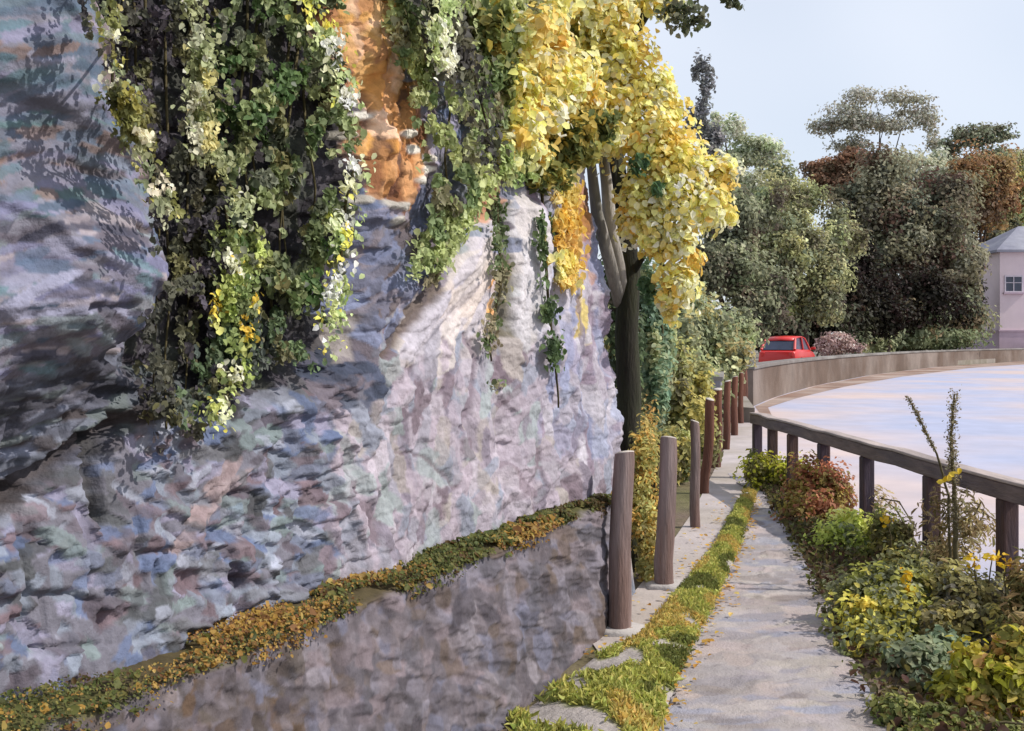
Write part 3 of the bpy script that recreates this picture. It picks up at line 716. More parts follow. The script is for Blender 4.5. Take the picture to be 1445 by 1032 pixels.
# ------------------------------------------------------------------ red car behind the parapet
M_RED = surf_mat('red_paint', (206, 44, 40), 0.28, var=0.04, scale=1, bump=0.0, spec=.6)
M_TYRE = surf_mat('tyre_rubber', (30, 30, 32), 0.9, var=.2)
M_RIM = surf_mat('rim_metal', (170, 170, 172), 0.35, var=.1)
M_LAMP = surf_mat('lamp_glass', (232, 226, 214), 0.1, var=.05, spec=.8)
def make_car(loc, yaw, label, paint):
    car = empty('parked_car', loc, label, 'car')
    cy_, sy_ = math.cos(yaw), math.sin(yaw)
    T = lambda v: np.array([(p[0] * cy_ - p[1] * sy_ + loc[0], p[0] * sy_ + p[1] * cy_ + loc[1], p[2] + loc[2]) for p in v])
    st = [(-1.95, .35, .62, .60), (-1.90, .22, .86, .74), (-1.45, .20, .95, .82), (-.6, .19, .93, .84), (.5, .19, .92, .84), (1.2, .20, .84, .83), (1.75, .22, .74, .76), (1.95, .32, .58, .60)]
    V = []; Fc = []; n = 10
    for x, zb, zt, hw_ in st:
        zm = (zb + zt) / 2
        for yy, zz in ((-.9, zb), (-1, zb + .1), (-1.02, zm), (-.98, zt - .08), (-.9, zt), (.9, zt), (.98, zt - .08), (1.02, zm), (1, zb + .1), (.9, zb)): V.append((x, yy * hw_, zz))
    for i in range(len(st) - 1):
        for k in range(n): k2 = (k + 1) % n; Fc.append((i * n + k, i * n + n + k, i * n + n + k2, i * n + k2))
    Fc += [tuple(range(n)), tuple((len(st) - 1) * n + k for k in range(n))[::-1]]
    body = mesh_obj('body', T(V), Fc, paint, car, smooth=True); bevel(body, .02)
    cs = [(-1.72, .93, -1.72, .66), (-1.25, 1.40, -1.25, .58), (-.2, 1.47, 0, .60), (.35, 1.42, 0, .58), (1.05, .90, 0, .68)]
    V = [(x, s * h_, z) for x, z, _, h_ in cs for s in (-1, 1)] + [(x, s * .74, .90) for x in (-1.72, 1.05) for s in (-1, 1)]
    Fc = [(0, 1, 3, 2), (2, 3, 5, 4), (4, 5, 7, 6), (6, 7, 9, 8), (0, 2, 4, 6, 8), (9, 7, 5, 3, 1)]
    mesh_obj('cabin_glass', T(V[:10]), Fc, M_GLASS, car)
    rv = [(x, s * (h_ + .01), z + .012) for x, z, h_ in ((-1.38, 1.30, .60), (-1.22, 1.405, .59), (-.7, 1.45, .60), (-.2, 1.475, .61), (.32, 1.43, .59), (.52, 1.30, .60)) for s in (-1, 0, 1)]
    rv = [(p[0], p[1], p[2] + (.025 if p[1] == 0 else 0)) for p in rv]
    rf = [(3 * i + k, 3 * i + 3 + k, 3 * i + 4 + k, 3 * i + 1 + k) for i in range(5) for k in range(2)]
    rfo = mesh_obj('roof', T(rv), rf, paint, car, smooth=True); m = rfo.modifiers.new('thick', 'SOLIDIFY'); m.thickness = .04
    pill = [tube([( -1.72, s * .68, .93), (-1.28, s * .60, 1.38)], [.06, .05], 6) for s in (-1, 1)] + [tube([(1.05, s * .69, .90), (.4, s * .59, 1.41)], [.045, .04], 6) for s in (-1, 1)] + [tube([(-.3, s * .70, .92), (-.28, s * .61, 1.45)], [.045, .04], 6) for s in (-1, 1)]
    for v, f in pill: mesh_obj('pillar', T(v), f, paint, car)
    for x in (-1.25, 1.22):
        for s in (-1, 1):
            v, f = tube([(x, s * .70, .31), (x, s * .86, .31)], [.31, .31], 20)
            w_ = mesh_obj('wheel', T(v), f, M_TYRE, car)
            v, f = tube([(x, s * .80, .31), (x, s * .875, .31)], [.19, .18], 14); mesh_obj('rim', T(v), f, M_RIM, w_)
    for s in (-1, 1):
        v, f = box((1.84, s * .5, .64), (.16, .28, .12)); o = mesh_obj('headlight', T(v), f, M_LAMP, car); bevel(o, .03)
        v, f = box((-1.90, s * .58, .74), (.10, .16, .2)); o = mesh_obj('tail_light', T(v), f, paint, car); bevel(o, .03)
        v, f = box((.72, s * .90, .98), (.12, .18, .11)); o = mesh_obj('mirror', T(v), f, paint, car); bevel(o, .03)
    return car
p = W(1112, 480, 45); make_car((p[0], 45.0, .3), math.radians(62), 'red car parked behind the curving parapet, only its upper half showing', M_RED)
# ------------------------------------------------------------------ plants: helpers
def plant(kind, cat, label, lobes, n, leaf, colors, seed, group=None, stems=6, w=None, k=1.0, base=None, clumps=16, spread=.32, shell=.4, aspect=.6, droop=.35, mat=None, parts=('foliage', 'stems'), stem_w=.012, mixr=.2, bz=0.0, jit=.14, sub=0):
    """lobes: (px x, px y, px rx, px ry, depth)"""
    r = np.random.default_rng(seed); n = int(n * 2.0); leaf = leaf * .74; k = k * (1.95 if bz == 0 and base is None or group == 'plants along the railing' else 1.7)
    L = [(W(x, y, d), (rx * d / F, .85 * (rx + ry) / 2 * d / F, ry * d / F)) for x, y, rx, ry, d in lobes]
    if sub:                                          # break each lobe into smaller uneven ones
        L2 = []
        for c, rad in L:
            rad = np.array(rad)
            for q in range(sub):
                dv = r.normal(size=3); dv /= np.linalg.norm(dv); f = r.uniform(.34, .6)
                L2.append((c + dv * rad * (1 - f * .55) * r.uniform(.5, 1.02), rad * f * r.uniform(.8, 1.2, 3)))
        L = L2
    if base is None:
        c = np.mean([l[0] for l in L], 0); base = np.array((c[0], c[1], bz))
    t = empty(kind, base, label, cat, group)
    P, ids, nk = clump_points(L, n, r, clumps, spread, shell)
    ok = P[:, 2] > base[2] + .01; P = P[ok]; ids = ids[ok]; OUT = LAST_OUT[ok]
    C = clump_cols(ids, nk, colors, r, w, jit, mixr, k)
    leaf_mesh(parts[0], P, leaf * r.uniform(.6, 1.35, len(P)), C, mat or M_LEAF, t, bias=OUT, bias_w=.75, droop=droop, aspect=aspect, seed=seed + 1)
    if stems:
        tb = []
        for q in range(stems):
            l = L[q % len(L)]; e = l[0] + r.normal(size=3) * np.array(l[1]) * .45; e[2] = max(e[2], base[2] + .05)
            b = base + np.array([r.normal() * .25 * l[1][0], r.normal() * .25 * l[1][1], -.02])
            tb.append(tube(branch_path(b, e, r, 5, .05), np.linspace(stem_w, stem_w * .35, 5), 5))
        v, f = join(tb); o = mesh_obj(parts[1], v, f, M_STEM, t, smooth=True)
    return t

def tree(kind, label, lobes, n, leaf, colors, seed, d0=None, trunk_px=None, trunk_w=.22, group='trees beyond the parapet', bz=.3, limbs=None, **kw):
    n = int(n * 1.7); leaf = leaf * .74
    r = np.random.default_rng(seed + 500); kw.setdefault('k', 1.25); kw.setdefault('sub', 6)
    L = [W(x, y, d) for x, y, rx, ry, d in lobes]; c = np.mean(L, 0)
    bx = c[0] if trunk_px is None else (trunk_px - CX) / F * c[1]
    base = np.array((bx, c[1], bz))
    t = plant(kind, 'tree', label, lobes, n, leaf, colors, seed, group, stems=0, base=base, parts=('crown', ''), **kw)
    fork = base + (c - base) * np.array((.5, .5, .45))
    tb = [tube(branch_path(base - [0, 0, .2], fork, r, 6, .0), np.linspace(trunk_w, trunk_w * .7, 6), 9)]
    for e in L:
        tb.append(tube(branch_path(fork, e, r, 6, .08), np.linspace(trunk_w * .55, trunk_w * .1, 6), 6))
    v, f = join(tb); mesh_obj('trunk', v, f, M_BARK, t, smooth=True)
    return t

# ------------------------------------------------------------------ trees beyond the road
SAGE = [(126, 126, 90), (142, 140, 102), (100, 104, 80), (154, 156, 118), (112, 116, 94), (88, 84, 66)]
DARK = [(92, 90, 70), (106, 102, 80), (66, 62, 54), (112, 110, 92), (84, 66, 56), (94, 96, 82), (120, 116, 96)]
DEEP = [(50, 48, 38), (58, 54, 42), (46, 36, 32), (66, 62, 48), (58, 40, 36)]  # near-black leaf colours paint the shade in the hollow under the trees
RUST = [(110, 82, 64), (94, 70, 54), (124, 98, 78), (92, 80, 62)]
BRWN = [(116, 88, 60), (98, 74, 52), (132, 108, 74), (86, 70, 56), (120, 116, 84)]
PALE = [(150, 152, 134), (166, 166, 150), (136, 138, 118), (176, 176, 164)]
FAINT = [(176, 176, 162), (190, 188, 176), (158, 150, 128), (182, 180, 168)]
BT = dict(spread=.34, shell=.3, clumps=7, mixr=.12)
tree('broadleaf_tree', 'rounded sage green tree directly behind the red car', [(1120, 270, 62, 50, 56), (1080, 320, 50, 62, 55), (1148, 325, 52, 66, 54), (1105, 390, 64, 60, 53), (1162, 395, 45, 60, 53), (1128, 350, 44, 44, 52), (1140, 440, 50, 36, 54), (1185, 350, 34, 60, 56)], 10500, .36, SAGE, 21, trunk_w=.3, **BT)
tree('broadleaf_tree', 'largest dark olive grey tree, spreading wide in the middle behind the parapet', [(1250, 270, 76, 56, 78), (1316, 295, 66, 62, 77), (1352, 350, 50, 60, 80), (1262, 345, 76, 62, 76), (1222, 370, 50, 46, 76), (1320, 365, 70, 46, 77), (1352, 380, 34, 50, 82), (1212, 330, 44, 56, 77)], 15000, .54, DARK, 22, trunk_w=.4, **BT)
tree('thicket_tree', 'thicket with deep shade painted into its brown leaves, filling the gap between the sage tree and the low green hedge', [(1195, 440, 48, 55, 62), (1225, 450, 52, 48, 64), (1180, 400, 32, 50, 61), (1330, 425, 70, 42, 78), (1358, 430, 26, 46, 84), (1150, 468, 30, 30, 58), (1280, 420, 64, 46, 71), (1210, 385, 26, 46, 66)], 11000, .5, DEEP, 23, trunk_w=.3, k=.45, spread=.36)
tree('copper_tree', 'small rust coloured tree top showing between the sage tree and the dark tree', [(1183, 226, 46, 26, 90), (1172, 245, 36, 30, 90), (1196, 262, 34, 40, 90)], 3400, .54, RUST, 24, trunk_w=.25, **BT)
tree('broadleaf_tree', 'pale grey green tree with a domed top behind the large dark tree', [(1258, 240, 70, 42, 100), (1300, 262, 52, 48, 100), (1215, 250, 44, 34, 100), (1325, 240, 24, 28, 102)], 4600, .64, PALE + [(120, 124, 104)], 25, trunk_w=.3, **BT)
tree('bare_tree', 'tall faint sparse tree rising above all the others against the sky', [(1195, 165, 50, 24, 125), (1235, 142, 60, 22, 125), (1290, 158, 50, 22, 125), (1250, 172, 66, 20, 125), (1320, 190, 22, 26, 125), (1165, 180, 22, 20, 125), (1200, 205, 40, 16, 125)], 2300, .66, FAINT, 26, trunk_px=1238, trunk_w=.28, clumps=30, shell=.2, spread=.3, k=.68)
tree('autumn_tree', 'round brown autumn tree between the large dark tree and the pink house', [(1372, 255, 56, 54, 98), (1404, 275, 45, 46, 99), (1350, 280, 40, 48, 98), (1385, 300, 50, 38, 98), (1392, 235, 34, 28, 98)], 7500, .58, BRWN, 27, trunk_w=.32, **BT)
tree('broadleaf_tree', 'thin green grey treetop poking above the brown autumn tree', [(1372, 192, 42, 15, 115), (1405, 188, 32, 13, 115), (1352, 206, 26, 18, 115), (1390, 217, 36, 18, 115), (1330, 238, 22, 26, 115)], 1600, .66, [(92, 100, 82), (112, 112, 92), (128, 132, 112), (84, 80, 66)], 28, trunk_w=.25)
tree('broadleaf_tree', 'yellow green tree standing behind the roof of the pink house', [(1442, 225, 42, 34, 118), (1470, 250, 60, 50, 118), (1425, 270, 44, 46, 117), (1450, 305, 60, 44, 116)], 5000, .66, [(168, 160, 96), (140, 146, 104), (124, 120, 92), (134, 96, 70), (110, 112, 84)], 29, trunk_w=.35, **BT)
tree('thicket_tree', 'brown green tree leaning against the left side of the pink house', [(1412, 312, 30, 26, 108), (1390, 345, 34, 34, 107), (1388, 380, 28, 40, 107), (1380, 420, 26, 44, 107), (1340, 330, 30, 40, 107)], 4600, .6, [(98, 92, 68), (84, 74, 54), (106, 108, 82), (72, 74, 62), (128, 112, 82)], 30, trunk_w=.28, **BT)
tree('conifer', 'dark spindly tree top just right of the yellow tree against the sky', [(992, 112, 14, 34, 40), (986, 160, 18, 34, 40), (1000, 190, 16, 26, 40), (1010, 205, 22, 22, 40)], 1000, .26, [(104, 104, 106), (120, 120, 118), (84, 84, 82)], 31, trunk_w=.12, shell=.2)
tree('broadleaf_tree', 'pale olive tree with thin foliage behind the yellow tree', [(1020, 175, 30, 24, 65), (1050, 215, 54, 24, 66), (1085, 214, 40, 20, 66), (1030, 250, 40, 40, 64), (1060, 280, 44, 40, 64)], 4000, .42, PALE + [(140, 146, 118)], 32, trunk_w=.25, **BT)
tree('broadleaf_tree', 'grey green tree with dark hollows left of the red car', [(1035, 330, 48, 58, 38), (1056, 300, 40, 50, 39), (1035, 395, 52, 50, 37), (1078, 415, 44, 48, 37), (1062, 450, 40, 36, 36), (990, 385, 34, 54, 36)], 8500, .28, [(108, 112, 88), (90, 92, 74), (124, 126, 100), (80, 70, 60), (70, 70, 56)], 33, trunk_w=.25, **BT)
plant('hedge', 'hedge', 'low green hedge beside the pink house, in front of the shaded trees', [(1235, 470, 45, 24, 68), (1275, 455, 50, 32, 72), (1325, 452, 55, 34, 78), (1352, 465, 34, 28, 82), (1300, 478, 70, 16, 75), (1205, 482, 26, 14, 60)], 7500, .42, [(118, 124, 96), (102, 110, 82), (134, 138, 106), (92, 96, 78), (122, 108, 84)], 34, stems=10, bz=.3, stem_w=.05, **BT)
plant('hedge', 'hedge', 'dark hedge along the lane directly behind the red car', [(1075, 455, 34, 30, 58), (1115, 462, 38, 30, 58), (1155, 455, 40, 34, 58.5), (1190, 462, 34, 30, 60), (1135, 440, 36, 34, 59)], 5000, .4, [(66, 68, 52), (54, 52, 42), (78, 78, 58), (58, 44, 38)], 36, stems=10, bz=.3, stem_w=.05, k=.7)
plant('shrub', 'shrub', 'dusty pink dry shrub on the lane right of the red car', [(1182, 484, 24, 14, 50), (1168, 490, 14, 12, 50), (1205, 490, 14, 8, 50)], 1300, .17, [(172, 146, 142), (152, 128, 126), (188, 168, 160), (132, 112, 108)], 35, stems=8, bz=.3, stem_w=.03)

# ------------------------------------------------------------------ shrubs left of the far posts
plant('shrub', 'shrub', 'sage green shrub overhanging the short grey wall behind the far posts', [(1000, 470, 42, 42, 22), (1022, 508, 30, 36, 21.5), (978, 450, 30, 40, 21), (1000, 545, 30, 36, 21), (965, 500, 26, 50, 20), (1040, 470, 26, 30, 24)], 6500, .15, [(128, 134, 102), (112, 118, 92), (146, 152, 116), (96, 100, 78), (150, 140, 98)], 41, stems=8, stem_w=.04)
plant('shrub', 'shrub', 'tall teal green shrub under the hanging yellow leaves, right of the dark trunk', [(914, 415, 16, 48, 9.6), (920, 480, 16, 50, 9.6), (925, 550, 18, 50, 9.5), (935, 470, 14, 60, 9.9)], 3200, .075, [(100, 120, 100), (114, 130, 106), (126, 136, 106), (88, 104, 84), (140, 144, 108)], 42, stems=7, stem_w=.02, droop=.6)
plant('shrub', 'shrub', 'olive grey bush behind the second and third posts', [(950, 520, 26, 50, 13), (965, 585, 28, 42, 12.6), (985, 560, 24, 44, 13.2), (955, 640, 26, 40, 12), (990, 620, 20, 34, 13)], 4200, .095, [(122, 122, 82), (104, 108, 74), (140, 138, 92), (96, 92, 68), (150, 142, 84)], 43, stems=7, stem_w=.02)
plant('shrub', 'shrub', 'yellow ochre weedy bush between the two nearest thick posts', [(908, 650, 18, 40, 7.3), (912, 700, 20, 44, 7.25), (908, 750, 20, 40, 7.2), (918, 795, 18, 30, 7.15), (890, 690, 14, 50, 7.3), (918, 620, 16, 40, 7.9)], 2300, .055, [(148, 138, 84), (168, 142, 80), (140, 138, 86), (124, 122, 78), (180, 146, 86), (156, 152, 104)], 44, stems=10, stem_w=.01, droop=.7, aspect=.42)

plant('shrub', 'shrub', 'dark green shrub behind the dark trunk of the yellow tree', [(872, 380, 20, 50, 9.3), (880, 470, 22, 60, 9.2), (880, 560, 22, 60, 9.2), (885, 640, 24, 50, 9.0), (868, 310, 20, 40, 9.4)], 2600, .085, [(66, 78, 56), (56, 64, 48), (84, 98, 68), (74, 70, 56)], 45, stems=6, stem_w=.02)
plant('hedge', 'hedge', 'loose green hedge behind the olive bush and the yellow tree trunk', [(905, 570, 60, 46, 17), (965, 560, 50, 50, 18), (850, 570, 60, 50, 17), (790, 575, 60, 50, 18), (720, 575, 70, 55, 19), (930, 610, 50, 36, 15.5), (650, 560, 80, 60, 22), (830, 500, 90, 60, 24), (930, 500, 60, 50, 23)], 7000, .16, [(112, 116, 82), (96, 100, 72), (128, 130, 92), (138, 130, 84), (84, 86, 64)], 46, stems=14, stem_w=.03)
# ------------------------------------------------------------------ plants between the path and the railing
SUNNY = [(150, 158, 72), (168, 172, 86), (126, 136, 62), (108, 116, 56), (184, 180, 96)]
OLIVE = [(108, 108, 62), (126, 122, 66), (92, 92, 56), (140, 134, 76), (84, 78, 52)]
MIXED = [(118, 122, 70), (96, 104, 66), (142, 140, 78), (104, 108, 84), (160, 152, 80), (84, 88, 66)]
def flowers(root, pxs, d, size, seed, label=None):
    r = np.random.default_rng(seed)
    for x, y in pxs:
        c = W(x, y, d); P = c + r.normal(size=(16, 3)) * size * .5
        leaf_mesh('flower', P, size * r.uniform(.6, 1.1, 16), pal([(232, 192, 44), (240, 206, 70), (220, 172, 40)], 16, r, .08), M_LEAF, root, bias=(.2, -.5, .7), bias_w=.6, droop=-.1, aspect=.7, seed=seed)
        b = np.array(root['_b']) if '_b' in root else np.array(root.location)
        e = c + np.array([.02, .02, 0]); s0 = np.array([c[0] + .05, c[1] + .08, max(b[2], 0.01)])
        v, f = tube(branch_path(s0, e, r, 6, .0), np.linspace(.007, .003, 6), 5); mesh_obj('flower_stem', v, f, M_STEM, root, smooth=True)
plant('bush', 'bush', 'small olive and lime bush at the far end of the path below the rail', [(1080, 668, 26, 24, 11.6), (1100, 680, 28, 26, 11.5), (1070, 655, 16, 20, 11.8), (1118, 672, 24, 24, 11.4)], 3200, .06, [(136, 134, 42), (112, 112, 46), (96, 96, 56), (152, 152, 50), (104, 96, 64)], 51, 'plants along the railing', stems=8, base=np.array((2.78, 11.6, 0)))
plant('bush', 'bush', 'russet leaved bush in front of the railing, behind the lime bush', [(1140, 690, 30, 36, 9.9), (1172, 690, 30, 34, 9.8), (1160, 725, 38, 34, 9.6), (1125, 735, 30, 30, 9.5), (1185, 720, 20, 30, 9.8)], 4200, .058, [(136, 92, 70), (118, 84, 62), (152, 104, 78), (112, 100, 58), (130, 116, 60)], 52, 'plants along the railing', stems=8)
plant('bush', 'bush', 'bright lime green bush nearest the middle of the path', [(1185, 770, 34, 30, 8.2), (1215, 752, 36, 32, 8.2), (1235, 775, 34, 34, 8.1), (1205, 795, 40, 22, 8.0), (1180, 745, 28, 22, 8.4)], 4200, .055, [(166, 172, 86), (146, 156, 76), (124, 130, 66), (184, 186, 104), (110, 116, 84)], 53, 'plants along the railing', stems=8)
t = plant('bush', 'bush', 'dull olive bush with a single yellow flower beside the second near rail post', [(1258, 760, 30, 34, 7.9), (1285, 800, 34, 34, 7.6), (1300, 815, 26, 28, 7.5), (1280, 825, 36, 28, 7.4)], 3400, .055, OLIVE + [(112, 112, 92)], 54, 'plants along the railing', stems=8)
flowers(t, [(1253, 730)], 7.6, .045, 541)
t = plant('bush', 'bush', 'broad yellow and olive bush leaning over the path edge in the near half', [(1225, 850, 46, 36, 6.1), (1265, 840, 42, 40, 6.1), (1215, 885, 40, 34, 5.8), (1270, 890, 48, 44, 5.8), (1300, 850, 36, 44, 6.1), (1240, 920, 44, 30, 5.5)], 6500, .052, [(160, 154, 74), (128, 128, 66), (104, 108, 72), (178, 168, 84), (112, 116, 92), (92, 94, 62)], 55, 'plants along the railing', stems=10)
flowers(t, [(1281, 812), (1285, 832)], 5.9, .04, 551)
t = plant('bush', 'bush', 'dark olive grey bush with two yellow flower heads under the railing', [(1340, 850, 34, 40, 6.0), (1380, 868, 38, 42, 5.8), (1345, 895, 40, 40, 5.6), (1392, 842, 26, 30, 6.1), (1325, 838, 26, 28, 6.3), (1395, 900, 36, 40, 5.5)], 6000, .052, [(110, 106, 70), (98, 94, 72), (128, 122, 76), (88, 86, 76), (144, 134, 78), (114, 102, 72)], 56, 'plants along the railing', stems=10)
flowers(t, [(1372, 792), (1398, 786), (1418, 795)], 5.7, .042, 561)
plant('leafy_plant', 'plant', 'blue green leafy plant low at the edge of the path in front', [(1300, 940, 36, 34, 5.2), (1325, 960, 30, 36, 5.1), (1295, 975, 30, 24, 5.0), (1330, 925, 26, 30, 5.3)], 2600, .06, [(98, 112, 88), (112, 124, 98), (86, 98, 78), (124, 130, 102), (104, 108, 86)], 57, 'plants along the railing', stems=6, aspect=.7)
plant('leafy_plant', 'plant', 'glossy yellow olive plant with large leaves at the bottom corner', [(1385, 945, 36, 36, 4.75), (1420, 970, 36, 44, 4.65), (1395, 1000, 42, 30, 4.6), (1360, 985, 30, 32, 4.7), (1440, 930, 28, 40, 4.8)], 2800, .07, [(140, 136, 44), (120, 118, 48), (156, 140, 66), (104, 102, 50), (164, 132, 84)], 58, 'plants along the railing', stems=6, aspect=.55)
plant('leafy_plant', 'plant', 'low moss green ground plant at the bottom edge of the picture right of the path', [(1265, 1015, 42, 26, 4.55), (1310, 1025, 40, 28, 4.5), (1345, 1035, 36, 28, 4.45), (1290, 1045, 40, 22, 4.35), (1390, 1050, 50, 26, 4.4)], 3600, .042, [(98, 106, 58), (84, 90, 52), (116, 120, 68), (108, 92, 58)], 59, 'plants along the railing', stems=6)
plant('tall_grass_clump', 'plant', 'brown olive grassy clump in front of the nearest rail post', [(1440, 850, 16, 50, 5.6), (1440, 890, 24, 50, 5.4), (1430, 915, 22, 40, 5.2), (1465, 860, 26, 60, 5.4), (1470, 930, 34, 50, 5.1)], 1700, .085, [(128, 108, 74), (112, 98, 62), (146, 124, 86), (98, 92, 56), (84, 82, 48)], 60, 'plants along the railing', stems=10, aspect=.22, droop=-.5)
plant('tall_grass_clump', 'plant', 'sparse brown grasses growing against the railing between the middle rail posts', [(1340, 735, 30, 44, 7.1), (1375, 745, 26, 40, 6.9), (1335, 790, 26, 34, 7.2), (1240, 712, 18, 22, 9.0)], 650, .08, [(140, 124, 92), (124, 108, 76), (156, 146, 112), (108, 98, 64)], 61, 'plants along the railing', stems=12, aspect=.16, droop=-.6)
# low weeds and leaf mould under the bushes
r = np.random.default_rng(62)
dd = r.uniform(3.6, 12.4, 9000); xa = lerp_line([(1.3, 3.0, 0)] + PATH_R + [(2.9, 13.0, 0)], dd) - .04 + r.normal(size=len(dd)) * .03; xb = 3.287 - .0323 * dd - .08
P = np.stack([xa + (xb - xa) * r.random(len(dd)) ** 1.1, dd, r.uniform(.01, .09, len(dd))], 1)
under = leaf_mesh('undergrowth', P, r.uniform(.02, .06, len(dd)), pal([(96, 88, 60), (84, 80, 48), (112, 104, 60), (78, 60, 48), (104, 108, 58), (92, 68, 54)], len(dd), r, .15), M_LEAF, None, bias=(0, 0, 1), bias_w=.5, droop=0, seed=63, kind='stuff')
# two tall seed-headed weeds in front of the railing
def tall_weed(label, path, d, width, seed, leafy):
    r = np.random.default_rng(seed)
    pts = [W(x, y, d) for x, y in path]; pts = [np.array((pts[0][0] + .02, d, 0.0))] + pts
    t = empty('tall_weed', pts[0], label, 'weed', 'tall weeds by the railing')
    dense = [np.array(pts[0])]
    for a, b in zip(pts[:-1], pts[1:]):
        for u in np.linspace(0, 1, 9)[1:]: dense.append(a + (b - a) * u + r.normal(size=3) * .002)
    dense = np.array(dense); v, f = tube(dense, np.linspace(.020, .006, len(dense)) if leafy else np.linspace(.010, .004, len(dense)), 7); mesh_obj('stalk', v, f, M_STEM, t, smooth=True)
    n = 1300 if leafy else 420
    lo = len(dense) * (.25 if leafy else .52); idx = r.uniform(lo, len(dense) - 1.01, n); i = idx.astype(int); P = dense[i] + (dense[i + 1] - dense[i]) * (idx - i)[:, None]
    P = P + r.normal(size=(n, 3)) * width
    leaf_mesh('seed_clumps', P, r.uniform(.010, .022, n), pal([(144, 130, 100), (160, 148, 116), (116, 104, 76), (180, 170, 140)], n, r, .12), M_LEAF, t, bias_w=.1, droop=-.4, aspect=.5, seed=seed)
    return t
tall_weed('slender seed stalk leaning left across the pale road beside the upright weed', [(1338, 700), (1322, 640), (1302, 600), (1282, 562)], 6.9, .009, 71, False)
t = tall_weed('taller upright seedy weed crossing the top rail, with a yellow leaf at the rail', [(1348, 760), (1346, 680), (1342, 620), (1347, 556)], 6.75, .018, 72, True)
r = np.random.default_rng(9); P = np.array([W(1328 + 5 * i, 678 - 2.2 * i, 6.6) for i in range(6)]) + r.normal(size=(6, 3)) * .006
leaf_mesh('yellow_leaf', P, .05, pal([(232, 196, 50), (240, 208, 80)], 6, r, .05), M_LEAF, t, bias=(0, -1, .5), bias_w=.8, droop=0, seed=73)

# ------------------------------------------------------------------ grass verge between the pavement and the path
M_GRASSB = surf_mat('verge_turf', attr=True, rough=0.95, var=0.3, scale=9, bump=.8, bscale=35, mix_scale=2.2)
r = np.random.default_rng(80)
VL = [(-.02, 4.0, 0), (.02, 4.45, 0)] + gp([(715, 1026), (780, 980), (835, 935)]) + PAVE_R[1:6]
VR = [(.20, 3.2, 0)] + PATH_L
ds = np.geomspace(3.9, 11.2, 170); ll = lerp_line(VL, ds); lr = lerp_line(VR, ds) + .02
tt = np.linspace(0, 1, 40); X = ll[:, None] + np.maximum(lr - ll, .02)[:, None] * tt; Y = np.repeat(ds[:, None], 40, 1)
dome = np.sin(np.pi * np.clip(tt, 0, 1)) ** .6
Zv = .014 + dome[None, :] * (.030 + .05 * np.clip(fbm(X * 2.4, Y * 1.5, 82, 3) + .25, 0, 1)) 
base_patch = (X < .62) & (Y > 5.1)
V = np.stack([X, Y, Zv], -1)
o = mesh_obj('verge', V.reshape(-1, 3), grid_faces(170, 40), M_GRASSB, smooth=True); set_props(o, kind='structure')
vc = np.ones(X.shape + (3,)) * lin((128, 132, 66)); pt = fbm(X * 5, Y * 3.2, 84, 3) + .10 * (Y < 5.0) * (X < .35) 
bare = sstep(.22, .34, pt)
vc = vc * (1 - bare[..., None]) + lin((166, 158, 154)) * bare[..., None]
a_ = o.data.color_attributes.new('Col', 'FLOAT_COLOR', 'POINT'); c4 = np.ones((X.size, 4), np.float32); c4[:, :3] = vc.reshape(-1, 3); a_.data.foreach_set('color', c4.ravel())
n = 26000; i = r.integers(0, 169, n); j = r.integers(0, 39, n)
# more blades where they show large
P = V[i, j] + (V[np.minimum(i + 1, 169), j] - V[i, j]) * r.random((n, 1)) + (V[i, np.minimum(j + 1, 39)] - V[i, j]) * r.random((n, 1))
P[:, :2] += r.normal(size=(n, 2)) * .012; lng = r.uniform(.02, .05, n) * (1 + .5 * (P[:, 1] < 5.0)); P[:, 2] += lng * .32
kp = bare[i, j] < r.random(n); P = P[kp]; lng = lng[kp]; n = len(P)
tn = fbm(P[:, 0] * 3.2, P[:, 1] * 2.0, 85, 3)
ga = pal([(158, 158, 84), (142, 146, 74), (174, 170, 98)], n, r, .12, None, 1.55); gb = pal([(186, 172, 96), (194, 168, 98), (168, 154, 90)], n, r, .12, None, 1.4); gc = pal([(108, 114, 60), (120, 122, 68)], n, r, .12, None, 1.3)
C = np.where((tn > .17)[:, None], gb, np.where((tn < -.18)[:, None], gc, ga))
leaf_mesh('grass', P, lng, C, M_LEAF, None, bias_w=.0, droop=-1.1, aspect=.2, seed=86, kind='stuff')
# fallen golden leaves along the path edges
n = 420; dd = r.uniform(4.2, 10.8, n); side = r.random(n) < .7
xx = np.where(side, lerp_line(VR, dd) + np.abs(r.normal(size=n)) * .07, lerp_line(PAVE_R, dd) - np.abs(r.normal(size=n)) * .15)
P = np.stack([xx, dd, np.full(n, .03)], 1)
leaf_mesh('fallen_leaves', P, r.uniform(.02, .045, n), pal([(214, 172, 84), (196, 148, 70), (226, 194, 120)], n, r, .1), M_LEAF, None, bias=(0, 0, 1), bias_w=2, droop=0, aspect=.7, seed=87, kind='stuff')
